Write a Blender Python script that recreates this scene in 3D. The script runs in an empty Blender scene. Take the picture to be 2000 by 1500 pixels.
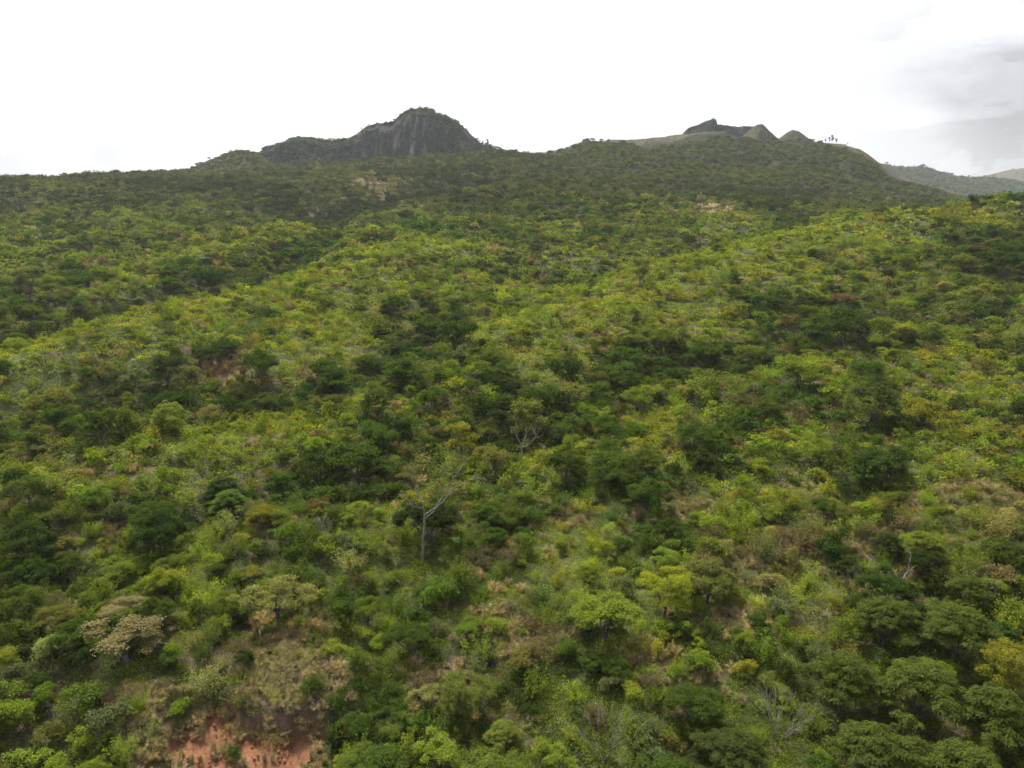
import bpy, math, random
import numpy as np
from mathutils import Vector, Matrix

random.seed(7); RNG = np.random.default_rng(7)
SC = bpy.context.scene
COL = SC.collection

# ------------------------------------------------------------------ camera
CAMZ = 40.0; PITCH = math.radians(12.0); FPX = 1428.0     # focal length in photo pixels (2000 wide)
cam = bpy.data.cameras.new('camera'); camo = bpy.data.objects.new('camera', cam); COL.objects.link(camo)
cam.sensor_width = 36.0; cam.lens = 36.0*FPX/2000.0
camo.location = (0, 0, CAMZ); camo.rotation_euler = (math.pi/2-PITCH, 0, 0)
cam.clip_start = 0.5; cam.clip_end = 12000
SC.camera = camo

# ------------------------------------------------------------------ sky, sun, exposure
SUN_EL = math.radians(60); SUN_AZ = math.radians(-28)      # azimuth from +Y towards +X: the sun stands behind the hill, to the left
sun_dir = Vector((math.sin(SUN_AZ)*math.cos(SUN_EL), math.cos(SUN_AZ)*math.cos(SUN_EL), math.sin(SUN_EL)))
world = bpy.data.worlds.new('World'); SC.world = world; world.use_nodes = True
wn = world.node_tree.nodes; wl = world.node_tree.links; wn.clear()
def N(nt, typ, **kw):
    n = nt.nodes.new(typ)
    for k, v in kw.items(): setattr(n, k, v)
    return n
def math_node(nt, op, a, b=None, clamp=False):
    n = nt.nodes.new('ShaderNodeMath'); n.operation = op; n.use_clamp = clamp
    for i, v in enumerate((a, b)):
        if v is None: continue
        if isinstance(v, (int, float)): n.inputs[i].default_value = v
        else: nt.links.new(v, n.inputs[i])
    return n.outputs[0]
def build_world():
    nt = world.node_tree
    out = N(nt, 'ShaderNodeOutputWorld'); bg = N(nt, 'ShaderNodeBackground')
    sky = N(nt, 'ShaderNodeTexSky'); sky.sky_type = 'NISHITA'; sky.sun_disc = False
    sky.sun_elevation = SUN_EL; sky.sun_rotation = SUN_AZ; sky.air_density = 1.0; sky.dust_density = 2.5
    tc = N(nt, 'ShaderNodeTexCoord'); D = tc.outputs['Generated']
    nrm = N(nt, 'ShaderNodeVectorMath', operation='NORMALIZE'); nt.links.new(D, nrm.inputs[0]); V = nrm.outputs[0]
    def dot(vec):
        d = N(nt, 'ShaderNodeVectorMath', operation='DOT_PRODUCT'); nt.links.new(V, d.inputs[0]); d.inputs[1].default_value = vec
        return d.outputs['Value']
    def ramp(x, lo, hi, a=0.0, b=1.0, smooth=True):
        m = N(nt, 'ShaderNodeMapRange'); m.interpolation_type = 'SMOOTHSTEP' if smooth else 'LINEAR'
        nt.links.new(x, m.inputs[0]); m.inputs[1].default_value = lo; m.inputs[2].default_value = hi
        m.inputs[3].default_value = a; m.inputs[4].default_value = b; return m.outputs[0]
    # thin bright cloud all over, brighter towards the sun
    glow = ramp(dot(sun_dir), -0.3, 1.0, 0.0, 1.0)
    n1 = N(nt, 'ShaderNodeTexNoise'); n1.inputs['Scale'].default_value = 3.2; n1.inputs['Detail'].default_value = 7; n1.inputs['Roughness'].default_value = .55
    mp = N(nt, 'ShaderNodeMapping'); mp.inputs['Scale'].default_value = (1, 1, 2.3); nt.links.new(V, mp.inputs[0]); nt.links.new(mp.outputs[0], n1.inputs['Vector'])
    n2 = N(nt, 'ShaderNodeTexNoise'); n2.inputs['Scale'].default_value = 9; n2.inputs['Detail'].default_value = 6; nt.links.new(mp.outputs[0], n2.inputs['Vector'])
    base = math_node(nt, 'ADD', math_node(nt, 'MULTIPLY', glow, 0.57), 0.345)
    # heavier grey banks low towards the right, each with a noisy edge
    def bank(px, py, r_in, r_out, depth, wob=0.10):
        u = (px-1000)/FPX; v = -(py-750)/FPX
        d = Vector((u, math.cos(PITCH)+v*math.sin(PITCH), -math.sin(PITCH)+v*math.cos(PITCH))).normalized()
        x = math_node(nt, 'ARCCOSINE', dot(d))
        x = math_node(nt, 'ADD', x, math_node(nt, 'MULTIPLY', math_node(nt, 'SUBTRACT', n1.outputs[0], .5), wob*4))
        x = math_node(nt, 'ADD', x, math_node(nt, 'MULTIPLY', math_node(nt, 'SUBTRACT', n2.outputs[0], .5), wob*1.2))
        return math_node(nt, 'MULTIPLY', ramp(x, r_in, r_out, 1, 0), depth)
    g = bank(2000, 250, .05, .13, .17, .09)
    for b in ((2200, 330, .1, .22, .12, .09), (1790, 125, .02, .09, .09, .08), (1850, 290, .0, .05, .06, .06), (2050, 120, .03, .08, .08, .06), (210, 310, .012, .045, .30, .02), (20, 335, .01, .05, .3, .02), (1345, 52, .0, .018, .09, .015)):
        g = math_node(nt, 'ADD', g, bank(*b))
    n3 = N(nt, 'ShaderNodeTexNoise'); n3.inputs['Scale'].default_value = 5.5; n3.inputs['Detail'].default_value = 9; n3.inputs['Roughness'].default_value = .56; n3.inputs['Distortion'].default_value = .35
    nt.links.new(mp.outputs[0], n3.inputs['Vector'])
    lumps = math_node(nt, 'MULTIPLY', ramp(n3.outputs[0], .485, .53), bank(2150, 190, .15, .36, .13, .03))
    g = math_node(nt, 'ADD', math_node(nt, 'MULTIPLY', g, .95), lumps)
    shade = math_node(nt, 'SUBTRACT', 1.0, math_node(nt, 'MULTIPLY', g, 1.0, True))
    wisps = ramp(n1.outputs[0], .3, .7, .96, 1.04)
    val = math_node(nt, 'MULTIPLY', math_node(nt, 'MULTIPLY', base, shade), wisps)
    cl = N(nt, 'ShaderNodeCombineColor')
    for i, k in enumerate((9.9, 10.0, 10.25)):
        nt.links.new(math_node(nt, 'MULTIPLY', val, k), cl.inputs[i])
    mix = N(nt, 'ShaderNodeMix', data_type='RGBA'); mix.inputs[0].default_value = 0.93
    nt.links.new(sky.outputs[0], mix.inputs[6]); nt.links.new(cl.outputs[0], mix.inputs[7])
    nt.links.new(mix.outputs[2], bg.inputs[0]); bg.inputs[1].default_value = 0.1
    nt.links.new(bg.outputs[0], out.inputs[0])
build_world()
world.cycles.sampling_method = 'MANUAL'; world.cycles.sample_map_resolution = 512
sun = bpy.data.lights.new('sun', 'SUN'); suno = bpy.data.objects.new('sun', sun); COL.objects.link(suno)
sun.energy = 5.0; sun.angle = math.radians(1.5); sun.color = (1.0, .95, .86)
suno.rotation_euler = (-sun_dir).to_track_quat('-Z', 'Y').to_euler(); suno.location = (0, 0, 400)
SC.view_settings.view_transform = 'Standard'; SC.view_settings.look = 'None'; SC.view_settings.exposure = 0.7; SC.view_settings.gamma = 1.0
SC.view_settings.use_curve_mapping = False
SC.render.engine = 'CYCLES'
cy = SC.cycles
cy.max_bounces = 5; cy.diffuse_bounces = 3; cy.glossy_bounces = 1; cy.blur_glossy = 1; cy.transmission_bounces = 3; cy.volume_bounces = 0; cy.transparent_max_bounces = 4
cy.use_adaptive_sampling = True; cy.adaptive_threshold = 0.03; cy.use_denoising = True; cy.sample_clamp_direct = 8; cy.sample_clamp_indirect = 2
SC.render.use_persistent_data = False

# ------------------------------------------------------------------ noise
_LAT = np.random.RandomState(3).rand(256, 256)
_LAT3 = np.random.RandomState(5).rand(32, 32, 32)
def vnoise(x, y, s=0):
    x = np.asarray(x, float)+s*17.3; y = np.asarray(y, float)+s*9.1
    xi = np.floor(x).astype(int); yi = np.floor(y).astype(int); fx = x-xi; fy = y-yi
    fx = fx*fx*(3-2*fx); fy = fy*fy*(3-2*fy)
    a = _LAT[xi % 256, yi % 256]; b = _LAT[(xi+1) % 256, yi % 256]; c = _LAT[xi % 256, (yi+1) % 256]; d = _LAT[(xi+1) % 256, (yi+1) % 256]
    return (a*(1-fx)+b*fx)*(1-fy)+(c*(1-fx)+d*fx)*fy
def fbm(x, y, o=4, s=0):
    r = 0; amp = .5; tot = 0
    for i in range(o):
        r = r+amp*vnoise(x*2**i, y*2**i, s+i*3); tot += amp; amp *= .5
    return r/tot
def vnoise3(x, y, z):
    xi = np.floor(x).astype(int); yi = np.floor(y).astype(int); zi = np.floor(z).astype(int)
    fx = x-xi; fy = y-yi; fz = z-zi; fx = fx*fx*(3-2*fx); fy = fy*fy*(3-2*fy); fz = fz*fz*(3-2*fz)
    L = lambda i, j, k: _LAT3[(xi+i) % 32, (yi+j) % 32, (zi+k) % 32]
    c00 = L(0,0,0)*(1-fx)+L(1,0,0)*fx; c10 = L(0,1,0)*(1-fx)+L(1,1,0)*fx
    c01 = L(0,0,1)*(1-fx)+L(1,0,1)*fx; c11 = L(0,1,1)*(1-fx)+L(1,1,1)*fx
    return (c00*(1-fy)+c10*fy)*(1-fz)+(c01*(1-fy)+c11*fy)*fz
def fbm3(x, y, z, o=4):
    r = 0; amp = .5; tot = 0
    for i in range(o):
        r = r+amp*vnoise3(x*2**i+i*7, y*2**i, z*2**i); tot += amp; amp *= .5
    return r/tot
def sstep(a, b, x):
    t = np.clip((x-a)/(b-a), 0, 1); return t*t*(3-2*t)

# ------------------------------------------------------------------ survey: slope angles read from the photo -> hill heights
CP, SP = math.cos(PITCH), math.sin(PITCH)
def slope_of(py):                       # photo row -> height gained per metre of forward distance
    v = -(np.asarray(py, float)-750)/FPX
    return (v*CP-SP)/(CP+v*SP)
def side_of(px, py):                    # photo column -> sideways metres per metre of forward distance
    v = -(np.asarray(py, float)-750)/FPX
    return ((np.asarray(px, float)-1000)/FPX)/(CP+v*SP)
def to_photo(x, y, z):                  # world -> photo pixel
    zc = z-CAMZ; dep = y*CP-zc*SP; up = y*SP+zc*CP
    return 1000+FPX*x/dep, 750-FPX*up/dep
DK = np.array([12, 20, 34, 41, 52, 70, 91, 113, 150, 192, 220, 260, 300, 350, 400, 480, 540, 600, 700, 900, 1300, 5000.])
XK = np.array([-400, 0, 250, 500, 750, 1000, 1250, 1500, 1750, 2000, 2400.])
YT = np.array([
 # 12    20    34    41    52    70   91   113  150  192  220  260  300  350  400  480  540  600  700  900  1300 5000
 [2900, 2150, 1510, 1300, 1110, 905, 770, 672, 590, 515, 478, 432, 398, 366, 352, 362, 372, 380, 392, 405, 420, 440],
 [2900, 2150, 1510, 1300, 1110, 905, 770, 672, 590, 515, 478, 432, 398, 366, 350, 360, 370, 378, 390, 405, 420, 440],
 [2900, 2150, 1510, 1300, 1105, 900, 765, 668, 585, 510, 474, 430, 400, 372, 354, 347, 352, 358, 375, 400, 420, 440],
 [2900, 2150, 1510, 1300, 1105, 900, 755, 662, 578, 502, 468, 430, 404, 380, 364, 342, 334, 330, 334, 370, 410, 440],
 [2900, 2150, 1505, 1300, 1100, 900, 755, 662, 572, 498, 466, 430, 404, 380, 360, 330, 318, 325, 340, 370, 410, 440],
 [2900, 2150, 1505, 1300, 1100, 900, 755, 660, 570, 498, 466, 430, 400, 372, 350, 320, 306, 306, 330, 370, 410, 440],
 [2900, 2150, 1505, 1300, 1100, 900, 755, 660, 562, 492, 460, 428, 404, 385, 370, 348, 338, 335, 345, 370, 410, 440],
 [2900, 2150, 1505, 1300, 1100, 895, 750, 652, 552, 485, 455, 428, 410, 397, 388, 374, 370, 368, 370, 380, 410, 440],
 [2900, 2150, 1505, 1300, 1095, 890, 745, 645, 540, 468, 440, 420, 412, 405, 400, 393, 390, 388, 386, 390, 410, 440],
 [2900, 2150, 1505, 1295, 1090, 885, 740, 635, 520, 438, 404, 412, 428, 434, 434, 430, 425, 420, 412, 410, 415, 440],
 [2900, 2150, 1505, 1295, 1090, 885, 740, 635, 515, 430, 398, 412, 428, 434, 434, 430, 425, 420, 412, 410, 415, 440]], float)
ST = slope_of(YT)
LDK = np.log(DK)
def _cr(p0, p1, p2, p3, t):
    m1 = (p2-p0)*.5; m2 = (p3-p1)*.5
    return (2*t**3-3*t**2+1)*p1+(t**3-2*t**2+t)*m1+(-2*t**3+3*t**2)*p2+(t**3-t**2)*m2
_TX = np.linspace(-400, 2400, 113); _TD = np.linspace(LDK[0], LDK[-1], 400)
_cols = np.array([np.interp(_TD, LDK, ST[i]) for i in range(len(XK))])
def _resample():
    out = np.zeros((113, 400))
    for q, x in enumerate(_TX):
        i = int(np.clip(np.searchsorted(XK, x, 'right')-1, 0, len(XK)-2)); t = (x-XK[i])/(XK[i+1]-XK[i])
        a = _cols[max(i-1, 0)]; b = _cols[i]; c = _cols[i+1]; d = _cols[min(i+2, len(XK)-1)]
        out[q] = _cr(a, b, c, d, t)
    k = np.array([1, 4, 9, 14, 16, 14, 9, 4, 1.]); k /= k.sum()
    pad = np.pad(out, ((0, 0), (4, 4)), mode='edge')
    return np.array([np.convolve(r, k, 'valid') for r in pad])
_TAB = _resample()
def tab(px, d):
    u = np.clip((px+400)/25.0, 0, 111.999); v = np.clip((np.log(np.maximum(d, 12))-LDK[0])/(LDK[-1]-LDK[0])*399, 0, 398.999)
    i = u.astype(int); j = v.astype(int); fu = u-i; fv = v-j
    return (_TAB[i, j]*(1-fu)+_TAB[i+1, j]*fu)*(1-fv)+(_TAB[i, j+1]*(1-fu)+_TAB[i+1, j+1]*fu)*fv
def hill0(x, y):
    x = np.asarray(x, float); y = np.maximum(np.asarray(y, float), 8.0)
    px = 1000+FPX*(x/y)*(CP+0.05)       # column that this bearing shows up in
    return CAMZ+y*tab(px, y)
def at0(px, py, dmax=1200):             # photo pixel -> world point on the smooth hill
    d = np.exp(np.linspace(math.log(20), math.log(dmax), 1500)); a = side_of(px, py); s = slope_of(py)
    h = hill0(a*d, d)-(CAMZ+s*d)
    k = np.argmax(h > 0)
    if not (h > 0).any(): k = len(d)-1
    return float(a*d[k]), float(d[k])
# gullies and spurs: world polylines, (points, half width, depth)
def lerp(a, b, t): return a*(1-t[..., None])+b*t[..., None]
def line_pts(pts):
    return np.array([at0(*p) for p in pts])
FOLDS = [
 (line_pts([(-60, 700), (60, 660), (180, 620), (320, 590), (440, 575), (520, 525), (600, 480), (700, 450)]), 10, -6.5),
 (line_pts([(-60, 850), (120, 790), (300, 770), (480, 770), (640, 745), (760, 690), (860, 620)]), 7, -3.6),
 (line_pts([(-60, 800), (100, 745), (260, 690), (400, 640), (560, 600), (700, 560), (860, 500)]), 11, 3.6),
 (line_pts([(1000, 830), (1150, 770), (1300, 700), (1500, 670), (1700, 610)]), 8, -3.2),
 (line_pts([(1100, 640), (1300, 580), (1500, 520), (1650, 485), (1760, 468)]), 13, 4.0),
 (line_pts([(1150, 520), (1350, 480), (1500, 445), (1650, 420)]), 14, -5.5),
 (line_pts([(-60, 1130), (150, 1100), (300, 1040), (450, 960), (700, 930)]), 5, -2.2),
 (line_pts([(560, 430), (640, 400), (760, 380), (900, 360)]), 20, -8.0),
]
def fold(x, y):
    r = 0
    for P, w, dep in FOLDS:
        best = np.full(np.shape(x), 1e9)
        for (ax, ay), (bx, by) in zip(P[:-1], P[1:]):
            dx, dy = bx-ax, by-ay; t = np.clip(((x-ax)*dx+(y-ay)*dy)/(dx*dx+dy*dy+1e-9), 0, 1)
            best = np.minimum(best, np.hypot(x-ax-t*dx, (y-ay-t*dy)*.8))
        r = r+dep*np.exp(-(best/w)**2)
    return r
SCARP = line_pts([(300, 1400), (430, 1345), (490, 1392), (560, 1408), (640, 1398), (720, 1372)])
def scarp_drop(x, y):                    # the bank breaks off below this line
    yl = np.interp(x, SCARP[:, 0], SCARP[:, 1])+.5*(fbm(x*1.1, y*0+3, 3)-.5)
    side = sstep(SCARP[0, 0], SCARP[0, 0]+2, x)*(1-sstep(SCARP[-1, 0]-1, SCARP[-1, 0]+2, x))
    return -1.0*side*(1-sstep(-.55, .1, y-yl))*(1-.6*sstep(3, 9, yl-y))
def ground_z(x, y):
    x = np.asarray(x, float); y = np.asarray(y, float)
    z = hill0(x, y)
    amp = np.clip(y/120, .5, 2.6)*(1-sstep(600, 1500, y)*.7)
    z = z+amp*2.6*(fbm(x/38+5, y/38, 4)-.5)+1.1*(fbm(x/9, y/9, 3, 4)-.5)*np.clip(y/60, .6, 2)
    near = y < 700
    z = z+13*(fbm(x/75+3, y/60, 3, 19)-.5)*sstep(130, 230, y)*(1-sstep(300, 390, y))+1.6*3*(fbm(x/22+3, y/30, 3, 29)-.5)*sstep(70, 120, y)*(1-sstep(300, 390, y))
    z = z+np.where(near, fold(x, np.where(near, y, 700)), 0)*1.0
    z = z+scarp_drop(x, y)+np.where(y < 60, .22*(fbm(x*1.3, y*1.3, 3, 9)-.5), 0)
    return z
_DS = np.exp(np.linspace(math.log(20), math.log(1200), 1100))
def at(px, py):                          # photo pixel -> world point on the real ground
    a = float(side_of(px, py)); s = float(slope_of(py))
    h = ground_z(a*_DS, _DS)-(CAMZ+s*_DS)
    k = int(np.argmax(h > 0)) if (h > 0).any() else len(_DS)-1
    return a*_DS[k], _DS[k], float(ground_z(a*_DS[k], _DS[k]))

# ------------------------------------------------------------------ what grows where: patches laid on the ground in (bearing, log distance)
class Patches:
    def __init__(self, rows):
        self.p = []
        for cx, cy, rx, ry, s in rows:
            x0, y0 = at0(cx, cy); _, ya = at0(cx, cy+ry); _, yb = at0(cx, cy-ry)
            self.p.append((x0/y0, math.log(y0), rx/FPX, max((math.log(yb)-math.log(ya))/2, .03), s))
    def __call__(self, x, y):
        a = x/y; l = np.log(y); r = np.zeros(np.shape(x))
        wob = .5*(fbm(x/7+50, y/7, 3, 2)-.5)*2
        for ca, cl, ra, rl, s in self.p:
            q = np.hypot((a-ca)/ra, (l-cl)/rl)+wob*.6
            r = np.maximum(r, s*(1-sstep(.55, 1.25, q)))
        return r
BRIGHT = Patches([
 (250,690,110,35,1),(400,650,110,45,1),(520,605,120,40,1),(630,650,120,45,1),(560,700,90,25,1),(300,730,110,25,.9),(100,760,120,30,.9),(700,580,110,30,.8),
 (450,880,120,35,.8),(350,950,140,35,.8),(720,790,130,30,.9),(980,650,120,35,.9),(1080,700,120,40,.9),(1130,610,120,35,.9),(600,840,120,35,.7),
 (1700,500,150,22,1),(1850,462,120,14,1),(1450,560,120,25,1),(1600,475,120,15,1),(1280,610,120,30,1),(1560,700,70,25,1),(1400,640,80,20,.8),
 (1190,1180,130,45,.9),(880,470,120,15,.6),(1000,560,150,30,.6),(700,515,150,20,.6),(380,505,100,15,.5),(50,480,120,15,.5),(200,420,150,12,.4),
 (1850,880,120,60,.6),(1500,960,140,40,.55),(1900,930,110,40,.7),(1300,1160,80,30,.6),(700,1260,110,50,.6),(1000,980,150,60,.35),(450,1150,130,50,.5),(1300,900,140,60,.4),(1000,400,120,10,.3)])
DARK = Patches([
 (420,545,170,28,1),(100,560,140,35,.9),(50,660,100,55,1),(20,600,80,40,1),(200,620,110,30,.6),(850,462,120,20,.8),(1200,510,120,20,.6),(1640,650,120,45,1),
 (1550,520,110,16,.8),(1380,480,110,16,.8),(1960,525,80,35,1),(480,770,200,38,1),(300,745,120,30,.9),(680,710,110,30,.9),(60,760,60,30,.5),(60,870,120,50,.9),(720,910,130,55,1),(980,810,140,45,1),
 (1230,960,110,45,.9),(900,690,70,28,.9),(1800,800,110,60,.5),(100,1110,140,60,.9),(270,1020,170,50,.9),(330,1080,90,40,.6),(1120,770,110,35,.7),(530,385,70,18,.9),(980,400,120,14,.8),
 (1480,372,130,12,.9),(1900,405,130,16,1),(1260,690,80,25,.9),(1480,600,110,25,.5),(800,440,90,14,.7),(640,560,60,16,.4),(1000,600,60,16,.6),(830,1050,70,40,.4),
 (150,1250,160,70,.7),(700,1400,160,60,.6),(300,1150,90,40,.3),(1370,1150,110,30,.6),(700,480,80,14,.5),(300,470,100,18,.6),(430,430,120,18,.6),(1120,420,120,12,.5),(250,385,120,10,.6),(1500,800,100,40,.4)])
_BR0, _DK0 = BRIGHT, DARK
def _relief(x, y, k, s): return fbm((x/y)*k+40, np.log(y)*k*.8, 4, s)
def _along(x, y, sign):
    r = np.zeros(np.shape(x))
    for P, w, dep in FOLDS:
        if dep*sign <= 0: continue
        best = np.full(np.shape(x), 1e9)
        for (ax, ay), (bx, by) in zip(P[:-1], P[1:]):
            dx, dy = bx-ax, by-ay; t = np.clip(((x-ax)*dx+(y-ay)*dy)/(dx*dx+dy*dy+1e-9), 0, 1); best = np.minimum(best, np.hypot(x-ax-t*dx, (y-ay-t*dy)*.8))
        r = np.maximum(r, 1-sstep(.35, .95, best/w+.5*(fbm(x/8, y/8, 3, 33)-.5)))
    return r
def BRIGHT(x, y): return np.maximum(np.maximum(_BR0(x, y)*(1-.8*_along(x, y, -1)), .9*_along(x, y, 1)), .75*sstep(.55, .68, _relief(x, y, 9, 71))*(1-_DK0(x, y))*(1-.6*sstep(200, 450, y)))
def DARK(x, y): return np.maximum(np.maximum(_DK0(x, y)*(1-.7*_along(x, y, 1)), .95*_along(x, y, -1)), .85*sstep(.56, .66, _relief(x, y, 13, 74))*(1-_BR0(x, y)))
BROWN = Patches([
 (440,718,50,14,1),(610,708,35,14,1),(740,355,55,18,1),(810,388,40,10,.9),(560,412,28,14,1),(960,492,60,9,1),(1400,417,50,10,1),(1640,1070,170,38,.75),(1450,1110,100,35,.55),
 (1000,1250,60,45,.8),(1040,1280,60,25,1),(1420,1220,120,40,.7),(560,1270,55,40,.9),(570,1340,130,45,1),(330,1400,130,45,1),(100,412,40,8,1),(1880,985,150,32,.7),(840,640,40,10,.7),
 (760,620,40,10,.5),(1310,1010,90,25,.4),(850,1330,90,40,.5),(1250,1290,90,40,.4),(1100,1030,60,20,.4),(700,420,60,8,.6),(200,520,80,12,.4),(1350,1330,70,30,.4),(280,660,30,10,.5)])
SOIL = Patches([(470,1440,150,42,1),(520,1500,110,60,1),(420,1540,120,60,1),(370,1450,60,40,1),(430,1490,120,40,1),(560,1450,90,25,1),(430,1395,45,25,1),(340,1520,120,40,1),(600,1425,40,14,.8),(445,722,30,7,.45),(558,414,10,6,.5),(620,695,16,6,.35)])
CREST = Patches([(850,319,170,4,.6),(660,333,60,3,.6),(770,316,100,4,.6),(1200,372,50,4,.5),(420,345,60,4,.6),(1400,416,45,8,.8),(960,491,50,7,.8)])

# ------------------------------------------------------------------ materials
def new_mat(name):
    m = bpy.data.materials.new(name); m.use_nodes = True; m.node_tree.nodes.clear(); return m, m.node_tree
def leaf_mat(name, trans=.35, spread=.35, tip=(1.18, 1.1, .75), gloss=.25):
    m, nt = new_mat(name)
    out = N(nt, 'ShaderNodeOutputMaterial')
    at_ = N(nt, 'ShaderNodeAttribute', attribute_type='INSTANCER', attribute_name='tint')
    lv = N(nt, 'ShaderNodeAttribute', attribute_type='GEOMETRY', attribute_name='vary')
    # every leaf has its own lightness and some run towards yellow
    mr = N(nt, 'ShaderNodeMapRange'); nt.links.new(lv.outputs['Fac'], mr.inputs[0]); mr.inputs[3].default_value = 1-spread; mr.inputs[4].default_value = 1+spread
    sc = N(nt, 'ShaderNodeVectorMath', operation='SCALE'); nt.links.new(at_.outputs['Color'], sc.inputs[0]); nt.links.new(mr.outputs[0], sc.inputs['Scale'])
    tv = N(nt, 'ShaderNodeVectorMath', operation='MULTIPLY'); nt.links.new(sc.outputs[0], tv.inputs[0]); tv.inputs[1].default_value = tip
    mx = N(nt, 'ShaderNodeMix', data_type='VECTOR')
    pw = math_node(nt, 'POWER', lv.outputs['Fac'], 3.0); nt.links.new(pw, mx.inputs[0]); nt.links.new(sc.outputs[0], mx.inputs[4]); nt.links.new(tv.outputs[0], mx.inputs[5])
    col = mx.outputs[1]
    d = N(nt, 'ShaderNodeBsdfDiffuse'); nt.links.new(col, d.inputs[0])
    t = N(nt, 'ShaderNodeBsdfTranslucent')
    tc = N(nt, 'ShaderNodeVectorMath', operation='MULTIPLY'); nt.links.new(col, tc.inputs[0]); tc.inputs[1].default_value = (1.25, 1.2, .55); nt.links.new(tc.outputs[0], t.inputs[0])
    ms = N(nt, 'ShaderNodeMixShader'); ms.inputs[0].default_value = trans; nt.links.new(d.outputs[0], ms.inputs[1]); nt.links.new(t.outputs[0], ms.inputs[2])
    g = N(nt, 'ShaderNodeBsdfGlossy'); g.inputs['Roughness'].default_value = .5; g.inputs[0].default_value = (1, .97, .85, 1)
    m2 = N(nt, 'ShaderNodeMixShader'); m2.inputs[0].default_value = .006*gloss*4; nt.links.new(ms.outputs[0], m2.inputs[1]); nt.links.new(g.outputs[0], m2.inputs[2])
    nt.links.new(m2.outputs[0], out.inputs[0]); return m
M_LEAF = leaf_mat('leaf')
M_DRY = leaf_mat('dry_leaf', .25, .3, (1.15, 1.05, .85), .05)
def bark_mat(name, c1, c2):
    m, nt = new_mat(name); out = N(nt, 'ShaderNodeOutputMaterial'); p = N(nt, 'ShaderNodeBsdfPrincipled')
    tc = N(nt, 'ShaderNodeTexCoord'); mp = N(nt, 'ShaderNodeMapping'); mp.inputs['Scale'].default_value = (1, 1, .25)
    n = N(nt, 'ShaderNodeTexNoise'); n.inputs['Scale'].default_value = 9; n.inputs['Detail'].default_value = 4
    nt.links.new(tc.outputs['Object'], mp.inputs[0]); nt.links.new(mp.outputs[0], n.inputs['Vector'])
    r = N(nt, 'ShaderNodeMix', data_type='RGBA'); r.inputs[6].default_value = (*c1, 1); r.inputs[7].default_value = (*c2, 1)
    mr = N(nt, 'ShaderNodeMapRange'); nt.links.new(n.outputs[0], mr.inputs[0]); mr.inputs[1].default_value = .35; mr.inputs[2].default_value = .65
    nt.links.new(mr.outputs[0], r.inputs[0]); nt.links.new(r.outputs[2], p.inputs['Base Color']); p.inputs['Roughness'].default_value = .9
    nt.links.new(p.outputs[0], out.inputs[0]); return m
M_BARK = bark_mat('bark', (.05, .042, .033), (.12, .10, .08))
M_PALE = bark_mat('pale_bark', (.13, .12, .10), (.30, .28, .245))
M_GREY = bark_mat('grey_bark', (.11, .10, .088), (.22, .205, .18))
M_TWIG = bark_mat('twig_bark', (.09, .075, .06), (.17, .14, .115))
def ground_mat():
    m, nt = new_mat('hill_ground'); out = N(nt, 'ShaderNodeOutputMaterial'); p = N(nt, 'ShaderNodeBsdfPrincipled')
    a = N(nt, 'ShaderNodeAttribute', attribute_type='GEOMETRY', attribute_name='earth')
    tc = N(nt, 'ShaderNodeTexCoord')
    n = N(nt, 'ShaderNodeTexNoise'); n.inputs['Scale'].default_value = 1.7; n.inputs['Detail'].default_value = 9; n.inputs['Roughness'].default_value = .68
    nt.links.new(tc.outputs['Object'], n.inputs['Vector'])
    mr = N(nt, 'ShaderNodeMapRange'); nt.links.new(n.outputs[0], mr.inputs[0]); mr.inputs[1].default_value = .3; mr.inputs[2].default_value = .7; mr.inputs[3].default_value = .6; mr.inputs[4].default_value = 1.4
    sc = N(nt, 'ShaderNodeVectorMath', operation='SCALE'); nt.links.new(a.outputs['Color'], sc.inputs[0]); nt.links.new(mr.outputs[0], sc.inputs['Scale'])
    nt.links.new(sc.outputs[0], p.inputs['Base Color']); p.inputs['Roughness'].default_value = .95; p.inputs['Specular IOR Level'].default_value = .15
    b = N(nt, 'ShaderNodeBump'); b.inputs['Strength'].default_value = .7; b.inputs['Distance'].default_value = .25; nt.links.new(n.outputs[0], b.inputs['Height']); nt.links.new(b.outputs[0], p.inputs['Normal'])
    nt.links.new(p.outputs[0], out.inputs[0]); return m
M_GROUND = ground_mat()
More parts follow.
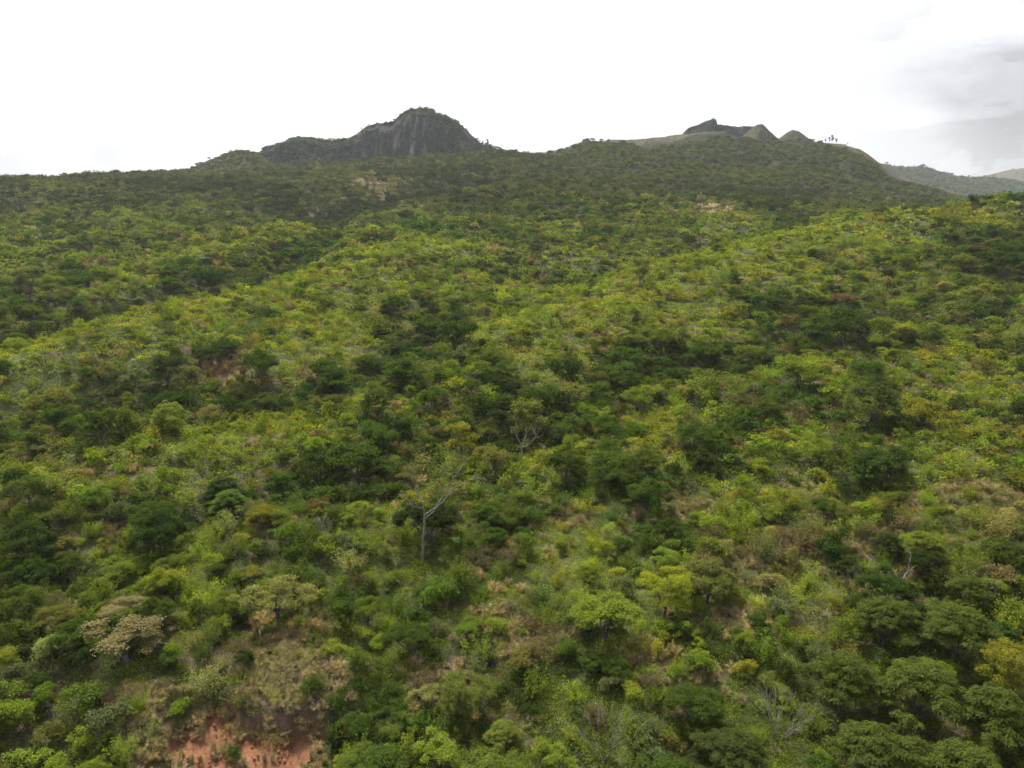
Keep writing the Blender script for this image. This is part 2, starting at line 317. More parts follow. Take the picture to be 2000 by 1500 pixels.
def rock_mat():
    m, nt = new_mat('cliff_rock'); out = N(nt, 'ShaderNodeOutputMaterial'); p = N(nt, 'ShaderNodeBsdfPrincipled')
    a = N(nt, 'ShaderNodeAttribute', attribute_type='GEOMETRY', attribute_name='earth')
    tc = N(nt, 'ShaderNodeTexCoord'); mp = N(nt, 'ShaderNodeMapping'); mp.inputs['Scale'].default_value = (.7, .7, .06); nt.links.new(tc.outputs['Object'], mp.inputs[0])
    n = N(nt, 'ShaderNodeTexNoise'); n.inputs['Scale'].default_value = 1.0; n.inputs['Detail'].default_value = 8; n.inputs['Roughness'].default_value = .7; nt.links.new(mp.outputs[0], n.inputs['Vector'])
    n2 = N(nt, 'ShaderNodeTexNoise'); n2.inputs['Scale'].default_value = .22; n2.inputs['Detail'].default_value = 8; n2.inputs['Roughness'].default_value = .7; nt.links.new(tc.outputs['Object'], n2.inputs['Vector'])
    s = math_node(nt, 'ADD', n.outputs[0], n2.outputs[0])
    mr = N(nt, 'ShaderNodeMapRange'); nt.links.new(s, mr.inputs[0]); mr.inputs[1].default_value = .82; mr.inputs[2].default_value = 1.2; mr.inputs[3].default_value = .35; mr.inputs[4].default_value = 1.9
    sc = N(nt, 'ShaderNodeVectorMath', operation='SCALE'); nt.links.new(a.outputs['Color'], sc.inputs[0]); nt.links.new(mr.outputs[0], sc.inputs['Scale'])
    nt.links.new(sc.outputs[0], p.inputs['Base Color']); p.inputs['Roughness'].default_value = .95; p.inputs['Specular IOR Level'].default_value = .1
    b = N(nt, 'ShaderNodeBump'); b.inputs['Strength'].default_value = .9; b.inputs['Distance'].default_value = 2.0; nt.links.new(s, b.inputs['Height']); nt.links.new(b.outputs[0], p.inputs['Normal'])
    nt.links.new(p.outputs[0], out.inputs[0]); return m
M_ROCK = rock_mat()

# ------------------------------------------------------------------ mesh helpers
def mesh_from(name, V, F, mat, attr=None, smooth=False):
    me = bpy.data.meshes.new(name); V = np.asarray(V, np.float32); F = np.asarray(F, np.int32); k = F.shape[1]
    me.vertices.add(len(V)); me.vertices.foreach_set('co', V.ravel())
    me.loops.add(F.size); me.loops.foreach_set('vertex_index', F.ravel())
    me.polygons.add(len(F)); me.polygons.foreach_set('loop_start', np.arange(0, F.size, k, dtype=np.int32)); me.polygons.foreach_set('loop_total', np.full(len(F), k, np.int32))
    me.polygons.foreach_set('use_smooth', np.full(len(F), smooth))
    me.update(calc_edges=True)
    for nm, (typ, dom, data) in (attr or {}).items():
        at_ = me.attributes.new(nm, typ, dom)
        at_.data.foreach_set('color' if typ == 'FLOAT_COLOR' else ('vector' if typ == 'FLOAT_VECTOR' else 'value'), np.asarray(data, np.float32 if typ != 'INT' else np.int32).ravel())
    me.materials.append(mat); me.validate(); return me
def grid_faces(nu, nv):
    i = np.arange(nu-1)[:, None]*nv+np.arange(nv-1)[None]
    return np.stack([i, i+nv, i+nv+1, i+1], -1).reshape(-1, 4)
def obj(name, me, parent=None, **props):
    o = bpy.data.objects.new(name, me); COL.objects.link(o); o.parent = parent
    for k, v in props.items(): o[k] = v
    return o
def rgba(c, n=None):
    c = np.asarray(c, float); return np.concatenate([c, np.ones((*c.shape[:-1], 1))], -1)

# ------------------------------------------------------------------ the hillside (one sheet to the horizon)
GREENG = np.array([.050, .062, .018]); TAN = np.array([.17, .125, .07]); RED = np.array([.165, .077, .038]); LITTER = np.array([.085, .062, .045])
def ground_colour(x, y):
    br, da, bn, so = BRIGHT(x, y), DARK(x, y), BROWN(x, y), SOIL(x, y)
    c = np.broadcast_to(LITTER, (*x.shape, 3)).copy()
    m = sstep(.35, .65, fbm(x/6, y/6, 4, 8))[..., None]; c = c*(1-m)+GREENG*m
    c = c*(1-.6*br[..., None])+GREENG*1.5*.6*br[..., None]
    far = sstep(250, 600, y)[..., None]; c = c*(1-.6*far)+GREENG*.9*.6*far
    c = lerp(c, np.array([.115, .10, .05]), CREST(x, y))
    t = np.clip(bn, 0, 1)[..., None]; c = c*(1-t)+(TAN*(.6+.8*fbm(x/2, y/2, 3, 1)[..., None]))*t
    s = np.clip(so, 0, 1)[..., None]; c = c*(1-s)+(RED*(.6+.8*fbm(x/1.3, y/1.3, 4, 5)[..., None]))*s
    return c
def build_ground():
    A = np.linspace(-1.15, 1.15, 520); D = np.exp(np.concatenate([np.linspace(math.log(8), math.log(700), 430), np.linspace(math.log(715), math.log(6000), 50)]))
    a, d = np.meshgrid(A, D, indexing='ij'); x = a*d; y = d; z = ground_z(x, y)
    s = SOIL(x, y); z = z-.25*s*np.abs(fbm(x*2.3, y*2.3, 3, 6)-.5)*4*(y < 60)
    me = mesh_from('hillside', np.stack([x, y, z], -1).reshape(-1, 3), grid_faces(*x.shape), M_GROUND, {'earth': ('FLOAT_COLOR', 'POINT', rgba(ground_colour(x, y)))}, True)
    obj('hillside', me, kind='structure', label='green scrub covered hillside sloping up to the mountains')
build_ground()

# ------------------------------------------------------------------ mountains: own sheets with foot, face, crest and back
def skyline(pts, x):
    P = np.array(pts, float); return np.interp(x, P[:, 0], P[:, 1])
def mountain(name, label, pts, Dc, Df, profile, nu, nv, rough, colour, back=180, foot_drop=12, cliff=0, jag=0):
    """pts: crest outline; Dc, Df: forward distance of crest and foot (functions of column); profile: share of height reached at v."""
    P = np.array(pts, float); X = np.linspace(P[0, 0], P[-1, 0], nu); Y = skyline(pts, X)
    a = side_of(X, Y); dc = Dc(X); df = Df(X); zc = CAMZ+slope_of(Y)*dc
    zf = ground_z(a*df, df)-foot_drop
    v = np.linspace(0, 1, nv); vb = np.linspace(0, 1, max(nv//4, 8))[1:]
    A = a[:, None]; prof = profile(v)[None, :]
    d = df[:, None]+(dc-df)[:, None]*v[None, :]**(1.0)
    z = zf[:, None]+(zc-zf)[:, None]*prof
    db = dc[:, None]+back*vb[None, :]; zb = zc[:, None]-(zc-zf)[:, None]*vb[None, :]**1.3*1.1
    d = np.concatenate([d, db], 1); z = np.concatenate([z, zb], 1); x = A*d
    damp = np.concatenate([sstep(0, .15, v)*(1-.75*sstep(.85, 1, v)), np.full(len(vb), .4)])[None, :]
    h = (fbm3(x/rough[0], d/rough[0], z/rough[0]*.6, 5)-.5)
    d2 = d+h*rough[1]*damp; z2 = z+(fbm3(x/rough[0]+9, d/rough[0], z/rough[0], 4)-.5)*rough[2]*damp
    if cliff:
        rid = np.abs(fbm(x/9, z/60, 4, 11)-.5)*2
        d2 = d2-cliff*(rid-.3)*damp+cliff*.5*(fbm(x/3, z/14, 3, 12)-.5)*damp
    if jag:
        z2 = z2+jag*(fbm(x/6, d*0, 4, 13)-.5)*np.concatenate([sstep(.8, 1, v), np.ones(len(vb))])[None, :]
    x2 = x
    me = mesh_from(name, np.stack([x2, d2, z2], -1).reshape(-1, 3), grid_faces(*x2.shape), M_ROCK, {'earth': ('FLOAT_COLOR', 'POINT', rgba(colour(x2, d2, z2, v, vb)))}, True)
    obj(name, me, kind='structure', label=label)
    return x2, d2, z2, nv
ROCKC = np.array([.030, .026, .025]); SCRUB = np.array([.020, .026, .011]); STRAW = np.array([.072, .062, .037])
def lerp(a, b, t): return a*(1-t[..., None])+b*t[..., None]
ML = {}
def cliff_colour(x, d, z, v, vb):
    vv = np.concatenate([v, np.ones(len(vb))])[None, :]*np.ones_like(x)
    px, py = to_photo(x, d, z)
    pale = np.clip(sstep(.52, .72, fbm(x/3.5, z/22, 4, 21))*np.exp(-((x+80)/16)**2), 0, 1)
    scr = np.clip(sstep(.45, .6, fbm(x/14, z/10, 4, 22))*(1-.75*np.exp(-((x+88)/34)**2))+sstep(.93, 1, vv), 0, 1)
    c = lerp(np.broadcast_to(ROCKC, (*x.shape, 3)), np.array([.14, .13, .125]), pale)
    return lerp(c, SCRUB, scr*.85)
P_CLIFF = [(455,330),(500,300),(512,292),(530,286),(560,277),(590,268),(615,270),(640,274),(680,271),(700,258),(712,246),(735,240),(765,239),(775,228),(790,218),(805,213),(825,211),(845,215),(852,222),(875,228),(890,236),(905,248),(925,268),(945,283),(975,292),(1000,296),(1030,303),(1060,318)]
ML['cliff'] = mountain('rocky_peak', 'dark cliff faced peak with a rounded top behind the grassy shoulder', P_CLIFF,
    lambda X: 700+0*X, lambda X: 655+0*X, lambda v: np.where(v < .75, .12+.80*sstep(0, .75, v)**.8*1.0, .92+.08*(v-.75)/.25), 420, 130, (22, 24, 7), cliff_colour, back=150, cliff=9, jag=3.0)
def scrub_colour(x, d, z, v, vb, straw_top=.0):
    vv = np.concatenate([v, np.ones(len(vb))])[None, :]*np.ones_like(x)
    n = sstep(.4, .62, fbm(x/25, d/25, 4, 31)); c = lerp(np.broadcast_to(SCRUB*1.15, (*x.shape, 3)), np.array([.036, .034, .018]), n*.6)
    if straw_top: c = lerp(c, STRAW, sstep(straw_top, straw_top+.05, vv+.16*(fbm(x/16, d/16, 3, 5)-.5)))
    return c
P_KNOLL = [(230,352),(280,340),(330,334),(370,328),(400,316),(430,304),(455,295),(470,292),(485,295),(500,300),(530,318),(580,334),(640,345)]
ML['knoll'] = mountain('scrub_hill', 'scrub covered knoll at the left end of the cliff', P_KNOLL, lambda X: 600+0*X, lambda X: 490+0*X, lambda v: .25+.75*v**.9, 200, 60, (30, 8, 5),
    lambda *q: scrub_colour(*q, straw_top=.97), back=120, foot_drop=8, jag=2)
P_RIGHT = [(1020,318),(1060,305),(1085,302),(1110,297),(1150,283),(1190,275),(1250,270),(1300,265),(1320,263),(1345,263),(1380,261),(1410,263),(1440,275),(1480,280),(1520,276),(1570,275),(1610,278),(1650,281),(1680,289),(1700,302),(1715,315),(1730,328),(1760,345),(1800,357),(1850,370),(1900,380),(1960,395)]
ML['right'] = mountain('scrub_mountain', 'broad dark green mountain shoulder with a straw coloured grassy rim', P_RIGHT, lambda X: 640-.06*(X-1500), lambda X: 430+.02*(X-1500), lambda v: .15+.85*v**1.05, 420, 150, (60, 34, 24),
    lambda *q: scrub_colour(*q, straw_top=.90), back=140, foot_drop=7, jag=1.2)
P_CRAG = [(1310,275),(1333,262),(1345,250),(1365,243),(1380,236),(1392,232),(1399,234),(1401,243),(1430,246),(1475,247),(1510,262),(1540,290)]
ML['crag'] = mountain('rocky_crag', 'dark rocky crag leaning over the right mountain shoulder', P_CRAG, lambda X: 775+0*X, lambda X: 735+0*X, lambda v: .2+.8*sstep(0, 1, v), 160, 50, (12, 14, 4), lambda x, d, z, v, vb: lerp(np.broadcast_to(ROCKC, (*x.shape, 3)), SCRUB, sstep(.4, .6, fbm(x/12, z/8, 4, 3))), back=100, cliff=5, jag=2)
def grass_colour(x, d, z, v, vb): return lerp(np.broadcast_to(STRAW, (*x.shape, 3)), SCRUB*1.6, sstep(.55, .7, fbm(x/10, z/10, 4, 41))*.6)
P_CONE = [(1425,285),(1440,275),(1455,262),(1470,249),(1480,243),(1490,242),(1500,252),(1510,263),(1522,274),(1540,286)]
ML['cone'] = mountain('grassy_cone', 'smooth straw coloured cone shaped peak beside the crag', P_CONE, lambda X: 740-22*np.exp(-((X-1483)/22)**2), lambda X: 665+0*X, lambda v: .2+.8*v, 90, 40, (14, 7, 3), grass_colour, back=70)
P_CONE2 = [(1510,280),(1522,270),(1535,260),(1548,253),(1560,256),(1570,263),(1580,271),(1592,284)]
ML['cone2'] = mountain('grassy_cone', 'smaller brown cone peak with dark scrub on its right side', P_CONE2, lambda X: 745+0*X, lambda X: 690+0*X, lambda v: .2+.8*v, 70, 30, (14, 7, 3),
    lambda x, d, z, v, vb: lerp(grass_colour(x, d, z, v, vb), SCRUB, sstep(283, 289, x)), back=70)
P_FAR = [(1690,325),(1730,320),(1745,324),(1762,327),(1780,325),(1800,322),(1815,328),(1840,336),(1870,344),(1900,347),(1930,345),(1945,348),(1980,355),(2060,362),(2300,350)]
ML['far'] = mountain('distant_ridge', 'blue hazy wooded ridge behind the right shoulder', P_FAR, lambda X: 1400+0*X, lambda X: 1050+0*X, lambda v: .1+.9*v, 160, 60, (90, 60, 22), lambda *q: scrub_colour(*q), back=300, jag=8)
P_FAR2 = [(1860,370),(1890,352),(1920,344),(1950,337),(1975,332),(2000,329),(2060,322),(2150,326),(2350,335)]
ML['far2'] = mountain('distant_mountain', 'pale brown hazy mountain at the right edge of the view', P_FAR2, lambda X: 2000+0*X, lambda X: 1600+0*X, lambda v: .1+.9*v, 120, 50, (110, 70, 25), grass_colour, back=400, jag=2)

# ------------------------------------------------------------------ plant parts
def rand_dirs(n, rng):
    v = rng.normal(size=(n, 3)); return v/np.linalg.norm(v, axis=1, keepdims=True)
def norm(v): return v/np.maximum(np.linalg.norm(v, axis=-1, keepdims=True), 1e-9)
def leaves_mesh(name, C, Nn, T, L, W, mat, rng, vary=None):
    """one folded diamond per leaf: C centre, Nn normal, T long direction."""
    T = norm(T-(T*Nn).sum(1, keepdims=True)*Nn); B = np.cross(Nn, T); n = len(C); L = np.broadcast_to(L, n)[:, None]; W = np.broadcast_to(W, n)[:, None]
    dz = Nn*L*.12
    V = np.stack([C-T*L*.5, C+B*W*.5+dz, C+T*L*.5-dz, C-B*W*.5+dz], 1).reshape(-1, 3)
    F = np.arange(4*n).reshape(n, 4)
    vr = rng.random(n) if vary is None else vary
    return mesh_from(name, V, F, mat, {'vary': ('FLOAT', 'POINT', np.repeat(vr, 4))})
def crown_points(lobes, nclump, per, spread, rng, updir=.35, low=-.35, sub=0):
    """clumps sit on the outer shell of the lobes, leaves scatter about each clump."""
    if sub:
        L2 = []
        for lb in lobes:
            k = sub; dd = rand_dirs(k, rng); dd[:, 2] = np.abs(dd[:, 2])*.9-.15; f = rng.uniform(.28, .55, k)
            for q in range(k): L2.append((lb[0]+dd[q, 0]*lb[3]*.85, lb[1]+dd[q, 1]*lb[3]*.85, lb[2]+dd[q, 2]*lb[4]*.9, lb[3]*f[q], max(lb[4]*f[q], lb[3]*f[q]*.45)))
        lobes = L2
    lobes = np.array(lobes, float); w = lobes[:, 3]*lobes[:, 4]; pick = rng.choice(len(lobes), nclump, p=w/w.sum()); lb = lobes[pick]
    d = rand_dirs(nclump, rng); d[:, 2] = np.where(d[:, 2] < low, -d[:, 2], d[:, 2])
    r = rng.random(nclump)**.35
    c = lb[:, :3]+d*np.stack([lb[:, 3], lb[:, 3], lb[:, 4]], 1)*r[:, None]
    cv = rng.random(nclump)
    ci = np.repeat(np.arange(nclump), per); off = rng.normal(size=(nclump*per, 3))*spread; off[:, 2] *= .6
    C = c[ci]+off; out = norm(d[ci]*1.0+np.array([0, 0, updir*2]))
    Nn = norm(out*1.0+rand_dirs(len(C), rng)*.75)
    return C, Nn, np.clip(.6*cv[ci]+.4*rng.random(len(C)), 0, 1), c, d, ci
def tubes(paths, sides=5):
    """paths: list of (points, radii) -> verts, faces"""
    V = []; F = []; o = 0
    for P, R in paths:
        P = np.asarray(P, float); R = np.asarray(R, float); n = len(P)
        t = np.gradient(P, axis=0); t = norm(t)
        ref = np.array([.13, .97, .2]); u = norm(np.cross(t, ref)); w = np.cross(t, u)
        ang = np.arange(sides)*2*math.pi/sides
        ring = P[:, None]+R[:, None, None]*(np.cos(ang)[None, :, None]*u[:, None]+np.sin(ang)[None, :, None]*w[:, None])
        V.append(ring.reshape(-1, 3))
        i = np.arange(n-1)[:, None]*sides; j = np.arange(sides)[None]; k = (j+1) % sides
        F.append(np.stack([o+i+j, o+i+k, o+i+sides+k, o+i+sides+j], -1).reshape(-1, 4)); o += n*sides
    return np.concatenate(V), np.concatenate(F)
def limb(p0, p1, r0, r1, rng, wob=.12, n=5, sag=0):
    p0 = np.array(p0, float); p1 = np.array(p1, float); t = np.linspace(0, 1, n)[:, None]; L = np.linalg.norm(p1-p0)
    P = p0+(p1-p0)*t+rng.normal(size=(n, 3))*wob*L*np.sin(t*math.pi)*.6; P[:, 2] += sag*L*np.sin(t[:, 0]*math.pi)
    return P, np.linspace(r0, r1, n)
def branching(p, d, L, r, depth, rng, paths, split=(2, 3), shrink=.7, spread=.6, up=.15):
    e = p+d*L; P, R = limb(p, e, r, r*.66, rng, .09, 5); paths.append((P, R))
    if depth == 0: return
    for k in range(rng.integers(*split, endpoint=True)):
        s = P[-1] if k < 2 else P[3]
        nd = norm(d+rand_dirs(1, rng)[0]*spread+np.array([0, 0, up]))
        branching(s, nd, L*shrink*rng.uniform(.75, 1.15), r*.6, depth-1, rng, paths, split, shrink, spread, up)
def wood_mesh(name, paths, mat, sides=5):
    V, F = tubes(paths, sides); return mesh_from(name, V, F, mat, None, True)

class Proto:      # crown mesh, trunk mesh, rough radius and height (metres at scale 1)
    def __init__(s, crown, trunk, r, h): s.crown, s.trunk, s.r, s.h = crown, trunk, r, h
def tree_proto(kind, seed, q):
    """q: 0 near, 1 middle, 2 far"""
    rng = np.random.default_rng(seed)
    leaf = (.15, .27, .60)[q]; ncl = (1500, 430, 75)[q]; per = (9, 7, 6)[q]
    if kind == 'dome':
        H = 5.0; lobes = [(0, 0, 3.3, 1.7, 1.5)]
        for k in range(7):
            a = k*2*math.pi/7+rng.uniform(-.3, .3); rr = rng.uniform(1.0, 1.7); lobes.append((math.cos(a)*rr, math.sin(a)*rr, rng.uniform(2.2, 3.8), rng.uniform(.8, 1.2), rng.uniform(.7, 1.1)))
        R = 2.7; asp = .5
    elif kind == 'umbrella':
        lobes = []; H = 4.8
        for k in range(13):
            a = rng.uniform(0, 6.28); rr = rng.uniform(.3, 2.5); lobes.append((math.cos(a)*rr, math.sin(a)*rr, 3.0-.22*rr**1.3+rng.uniform(-1.3, .35), rng.uniform(.6, 1.15), rng.uniform(.3, .55)))
        R = 3.3; H = 3.6; asp = .45
    elif kind == 'feather':
        lobes = [(0, 0, 3.4, 1.7, 1.5)]; H = 5.2
        for k in range(12):
            a = k*2*math.pi/12*1.9+rng.uniform(-.3, .3); rr = rng.uniform(1.0, 2.5); lobes.append((math.cos(a)*rr, math.sin(a)*rr, rng.uniform(2.1, 4.2)-.25*rr, rng.uniform(.55, .95), rng.uniform(.45, .8)))
        R = 3.3
    else:   # loose
        H = 4.6; lobes = []
        for k in range(9):
            a = rng.uniform(0, 6.28); rr = rng.uniform(.2, 1.5); lobes.append((math.cos(a)*rr, math.sin(a)*rr, rng.uniform(1.6, 4.2), rng.uniform(.5, .9), rng.uniform(.45, .8)))
        R = 2.2; asp = .5; ncl = int(ncl*.62)
    if kind == 'feather':
        nt_ = (400, 110, 34)[q]; per = (62, 26, 9)[q]
        C, Nn, vr, cc, dd, ci = crown_points(lobes, nt_, per, .0, rng, low=-.1)
        n = len(C); ang = rng.random(n)*6.283; rad = rng.random(n)**.6*(.36, .42, .55)[q]
        rdir = np.stack([np.cos(ang), np.sin(ang), np.zeros(n)], 1)
        C = C+rdir*rad[:, None]+dd[ci]*.05; C[:, 2] += .22-rad**2*1.25+rng.normal(size=n)*.03
        T = norm(rdir*.8+np.array([0, 0, -1])*(.25+rad[:, None]*1.8)+rand_dirs(n, rng)*.35)
        Nn = norm(np.array([0, 0, 1])+rdir*rad[:, None]*1.6+rand_dirs(n, rng)*.35)
        cr = leaves_mesh('feathery_crown', C, Nn, T, (.20, .36, .6)[q]*rng.uniform(.7, 1.2, n), (.055, .11, .34)[q], M_LEAF, rng, vr)
    else:
        C, Nn, vr, cc, dd, ci = crown_points(lobes, ncl, per, (.13, .22, .34)[q], rng, .35 if kind != 'umbrella' else 1.2, -.3 if kind != 'umbrella' else 0, {'dome': 6, 'umbrella': 4, 'loose': 4}[kind])
        cr = leaves_mesh(kind+'_crown', C, Nn, rand_dirs(len(C), rng), leaf*rng.uniform(.7, 1.35, len(C)), leaf*asp*rng.uniform(.8, 1.3, len(C)), M_LEAF, rng, vr)
    tr = None
    if q < 2:
        fork = np.array([rng.uniform(-.15, .15), rng.uniform(-.15, .15), 1.0 if kind != 'umbrella' else .9])
        paths = [limb((0, 0, -.4), fork, .17, .12, rng, .04)]
        for lb in lobes[:8]:
            paths.append(limb(fork, (lb[0], lb[1], lb[2]+.1), .085, .02, rng, .1, 6, .05))
            if q == 0 or kind in ('umbrella', 'loose'):
                for _ in range(3):
                    e = np.array(lb[:3])+rand_dirs(1, rng)[0]*lb[3]*.8; paths.append(limb(np.array(lb[:3])*.75+fork*.25, e, .03, .008, rng, .1, 4))
        tr = wood_mesh('trunk_and_limbs', paths, M_BARK if kind != 'loose' else M_TWIG, (6, 4)[q])
    return Proto(cr, tr, R, H)
def shrub_proto(kind, seed, q):
    rng = np.random.default_rng(seed)
    if kind == 'leafy':
        lobes = [(rng.uniform(-.6, .6), rng.uniform(-.6, .6), rng.uniform(.5, 1.2), rng.uniform(.35, .6), rng.uniform(.3, .5)) for _ in range(6)]
        C, Nn, vr, *_ = crown_points(lobes, (230, 80, 20)[q], (8, 6, 5)[q], (.10, .15, .22)[q], rng, sub=3)
        n = len(C); l = (.12, .22, .42)[q]; me = leaves_mesh('leafy_foliage', C, Nn, rand_dirs(n, rng), l*rng.uniform(.7, 1.3, n), l*.52, M_LEAF, rng, vr); R, H = 1.1, 1.6
    elif kind == 'sprig':      # upright stems with leaves along them
        ns = (34, 18, 9)[q]; m = (30, 16, 8)[q]; a = rng.uniform(0, 6.28, ns); lean = rng.uniform(.05, .55, ns); h = rng.uniform(.9, 1.9, ns)
        t = rng.uniform(.3, 1, (ns, m)); bx = rng.uniform(-.5, .5, ns); by = rng.uniform(-.5, .5, ns)
        C = np.stack([bx[:, None]+np.cos(a)[:, None]*lean[:, None]*t*h[:, None], by[:, None]+np.sin(a)[:, None]*lean[:, None]*t*h[:, None], h[:, None]*t], -1).reshape(-1, 3)
        C += rng.normal(size=C.shape)*(.09, .12, .18)[q]; n = len(C)
        Nn = norm(np.array([0, 0, .9])+rand_dirs(n, rng)*.8); l = (.13, .22, .42)[q]
        me = leaves_mesh('sprig_foliage', C, Nn, rand_dirs(n, rng), l*rng.uniform(.7, 1.3, n), l*.5, M_LEAF, rng, np.clip(np.repeat(rng.random(ns), m)*.6+rng.random(n)*.4, 0, 1)); R, H = 1.1, 1.7
    else:                      # dry: twigs with few dull leaves
        lobes = [(rng.uniform(-.6, .6), rng.uniform(-.6, .6), rng.uniform(.6, 1.2), rng.uniform(.4, .6), rng.uniform(.25, .4)) for _ in range(5)]
        C, Nn, vr, *_ = crown_points(lobes, (150, 50, 18)[q], (6, 5, 4)[q], (.11, .16, .24)[q], rng, 1.0)
        n = len(C); l = (.09, .17, .36)[q]; me = leaves_mesh('dry_foliage', C, Nn, rand_dirs(n, rng), l*rng.uniform(.7, 1.3, n), l*.55, M_DRY, rng, vr); R, H = 1.1, 1.4
    tr = None
    if q < 2:
        paths = []
        for k in range((9 if kind == 'dry' else 6) if q == 0 else 4):
            a = rng.uniform(0, 6.28); branching(np.array([rng.uniform(-.2, .2), rng.uniform(-.2, .2), -.15]), norm(np.array([math.cos(a)*.5, math.sin(a)*.5, 1.])), .55, .022, 2 if kind == 'dry' and q == 0 else 1, rng, paths, (2, 2), .8, .5)
        tr = wood_mesh('stems', paths, M_TWIG, 3)
    return Proto(me, tr, R, H)
def herb_mesh(seed, q):        # low leafy ground cover
    rng = np.random.default_rng(seed); n = (300, 110, 34)[q]; r = 1.0*np.sqrt(rng.random(n)); a = rng.uniform(0, 6.28, n)
    hh = .55*(1-.6*r**2)*(.7+.6*vnoise(r*np.cos(a)*2.2+seed, r*np.sin(a)*2.2)); C = np.stack([r*np.cos(a), r*np.sin(a), hh*rng.uniform(.35, 1.1, n)], 1)
    Nn = norm(np.array([0, 0, .8])+rand_dirs(n, rng)*.9); l = (.13, .24, .46)[q]
    return leaves_mesh('undergrowth_leaves', C, Nn, rand_dirs(n, rng)+np.array([0, 0, .6]), l*rng.uniform(.7, 1.4, n), l*.42, M_LEAF, rng)
def grass_mesh(seed, long=.8, n=130):
    rng = np.random.default_rng(seed); V = []; F = []; vr = []
    for i in range(n):
        a = rng.uniform(0, 6.28); r0 = .16*math.sqrt(rng.random()); L = long*rng.uniform(.55, 1.15); ln = rng.uniform(.08, .7)
        d = np.array([math.cos(a), math.sin(a), 0]); s = np.array([-d[1], d[0], 0])*.010; b = d*r0
        p1 = b+d*L*.25*ln+np.array([0, 0, L*.55]); p2 = b+d*L*.75*ln+np.array([0, 0, L*(.85-.45*ln)]); o = len(V)
        V += [b-s, b+s, p1+s*.9, p1-s*.9, p2+s*.35, p2-s*.35]; F += [(o, o+1, o+2, o+3), (o+3, o+2, o+4, o+5)]; vr += [rng.random()]*6
    return mesh_from('grass_blades', V, F, M_DRY, {'vary': ('FLOAT', 'POINT', vr)})
TREEK = ('dome', 'umbrella', 'feather', 'loose'); SHRK = ('leafy', 'sprig', 'dry')
TP = {(k, q): [tree_proto(k, 100+i*10+j, q) for j in range(3)] for i, k in enumerate(TREEK) for q in range(3)}
SPR = {(k, q): [shrub_proto(k, 300+i*10+j, q) for j in range((3, 3, 3)[q])] for i, k in enumerate(SHRK) for q in range(3)}

# ------------------------------------------------------------------ instanced masses (kind = stuff)
def mass(name, label, protos, P, rot, scl, tint, idx):
    me = bpy.data.meshes.new(name+'_points'); n = len(P); me.vertices.add(n); me.vertices.foreach_set('co', np.asarray(P, np.float32).ravel())
    for nm, typ, key, data in (('rot', 'FLOAT_VECTOR', 'vector', rot), ('scl', 'FLOAT_VECTOR', 'vector', scl), ('tint', 'FLOAT_COLOR', 'color', rgba(tint)), ('pick', 'INT', 'value', idx)):
        at_ = me.attributes.new(nm, typ, 'POINT'); at_.data.foreach_set(key, np.asarray(data, np.int32 if typ == 'INT' else np.float32).ravel())
    o = obj(name, me, kind='stuff', label=label)
    c = bpy.data.collections.new(name+'_sources')
    for i, m in enumerate(protos):
        c.objects.link(bpy.data.objects.new(f'{name}_source.{i:03d}', m))
    ng = bpy.data.node_groups.new(name, 'GeometryNodeTree'); ng.interface.new_socket('Geometry', in_out='INPUT', socket_type='NodeSocketGeometry'); ng.interface.new_socket('Geometry', in_out='OUTPUT', socket_type='NodeSocketGeometry')
    gi = N(ng, 'NodeGroupInput'); go = N(ng, 'NodeGroupOutput'); ip = N(ng, 'GeometryNodeInstanceOnPoints'); ci = N(ng, 'GeometryNodeCollectionInfo')
    ci.inputs['Collection'].default_value = c; ci.inputs['Separate Children'].default_value = True; ci.inputs['Reset Children'].default_value = True
    mp = N(ng, 'GeometryNodeMeshToPoints')
    def na(nm, t):
        a = N(ng, 'GeometryNodeInputNamedAttribute', data_type=t); a.inputs['Name'].default_value = nm; return a.outputs[0]
    L = ng.links; L.new(gi.outputs[0], mp.inputs[0]); L.new(mp.outputs[0], ip.inputs['Points']); L.new(ci.outputs[0], ip.inputs['Instance'])
    ip.inputs['Pick Instance'].default_value = True; L.new(na('pick', 'INT'), ip.inputs['Instance Index'])
    L.new(na('rot', 'FLOAT_VECTOR'), ip.inputs['Rotation']); L.new(na('scl', 'FLOAT_VECTOR'), ip.inputs['Scale']); L.new(ip.outputs[0], go.inputs[0])
    md = o.modifiers.new('scatter', 'NODES'); md.node_group = ng
    return o
def scatter(d0, d1, s_near, s_pow, amax=.86, seed=0, dref=60):
    """jittered rings over the wedge of hillside in view; the step grows with distance."""
    rng = np.random.default_rng(seed); X = []; Y = []; d = d0
    while d < d1:
        s = s_near*max(d/dref, .55)**s_pow; n = int(2*amax*d/s); x = (np.arange(n)+.5)/n*2*amax*d-amax*d+rng.uniform(-.55, .55, n)*s
        X.append(x); Y.append(d+rng.uniform(-.55, .55, n)*s); d += s
    return np.concatenate(X), np.concatenate(Y)

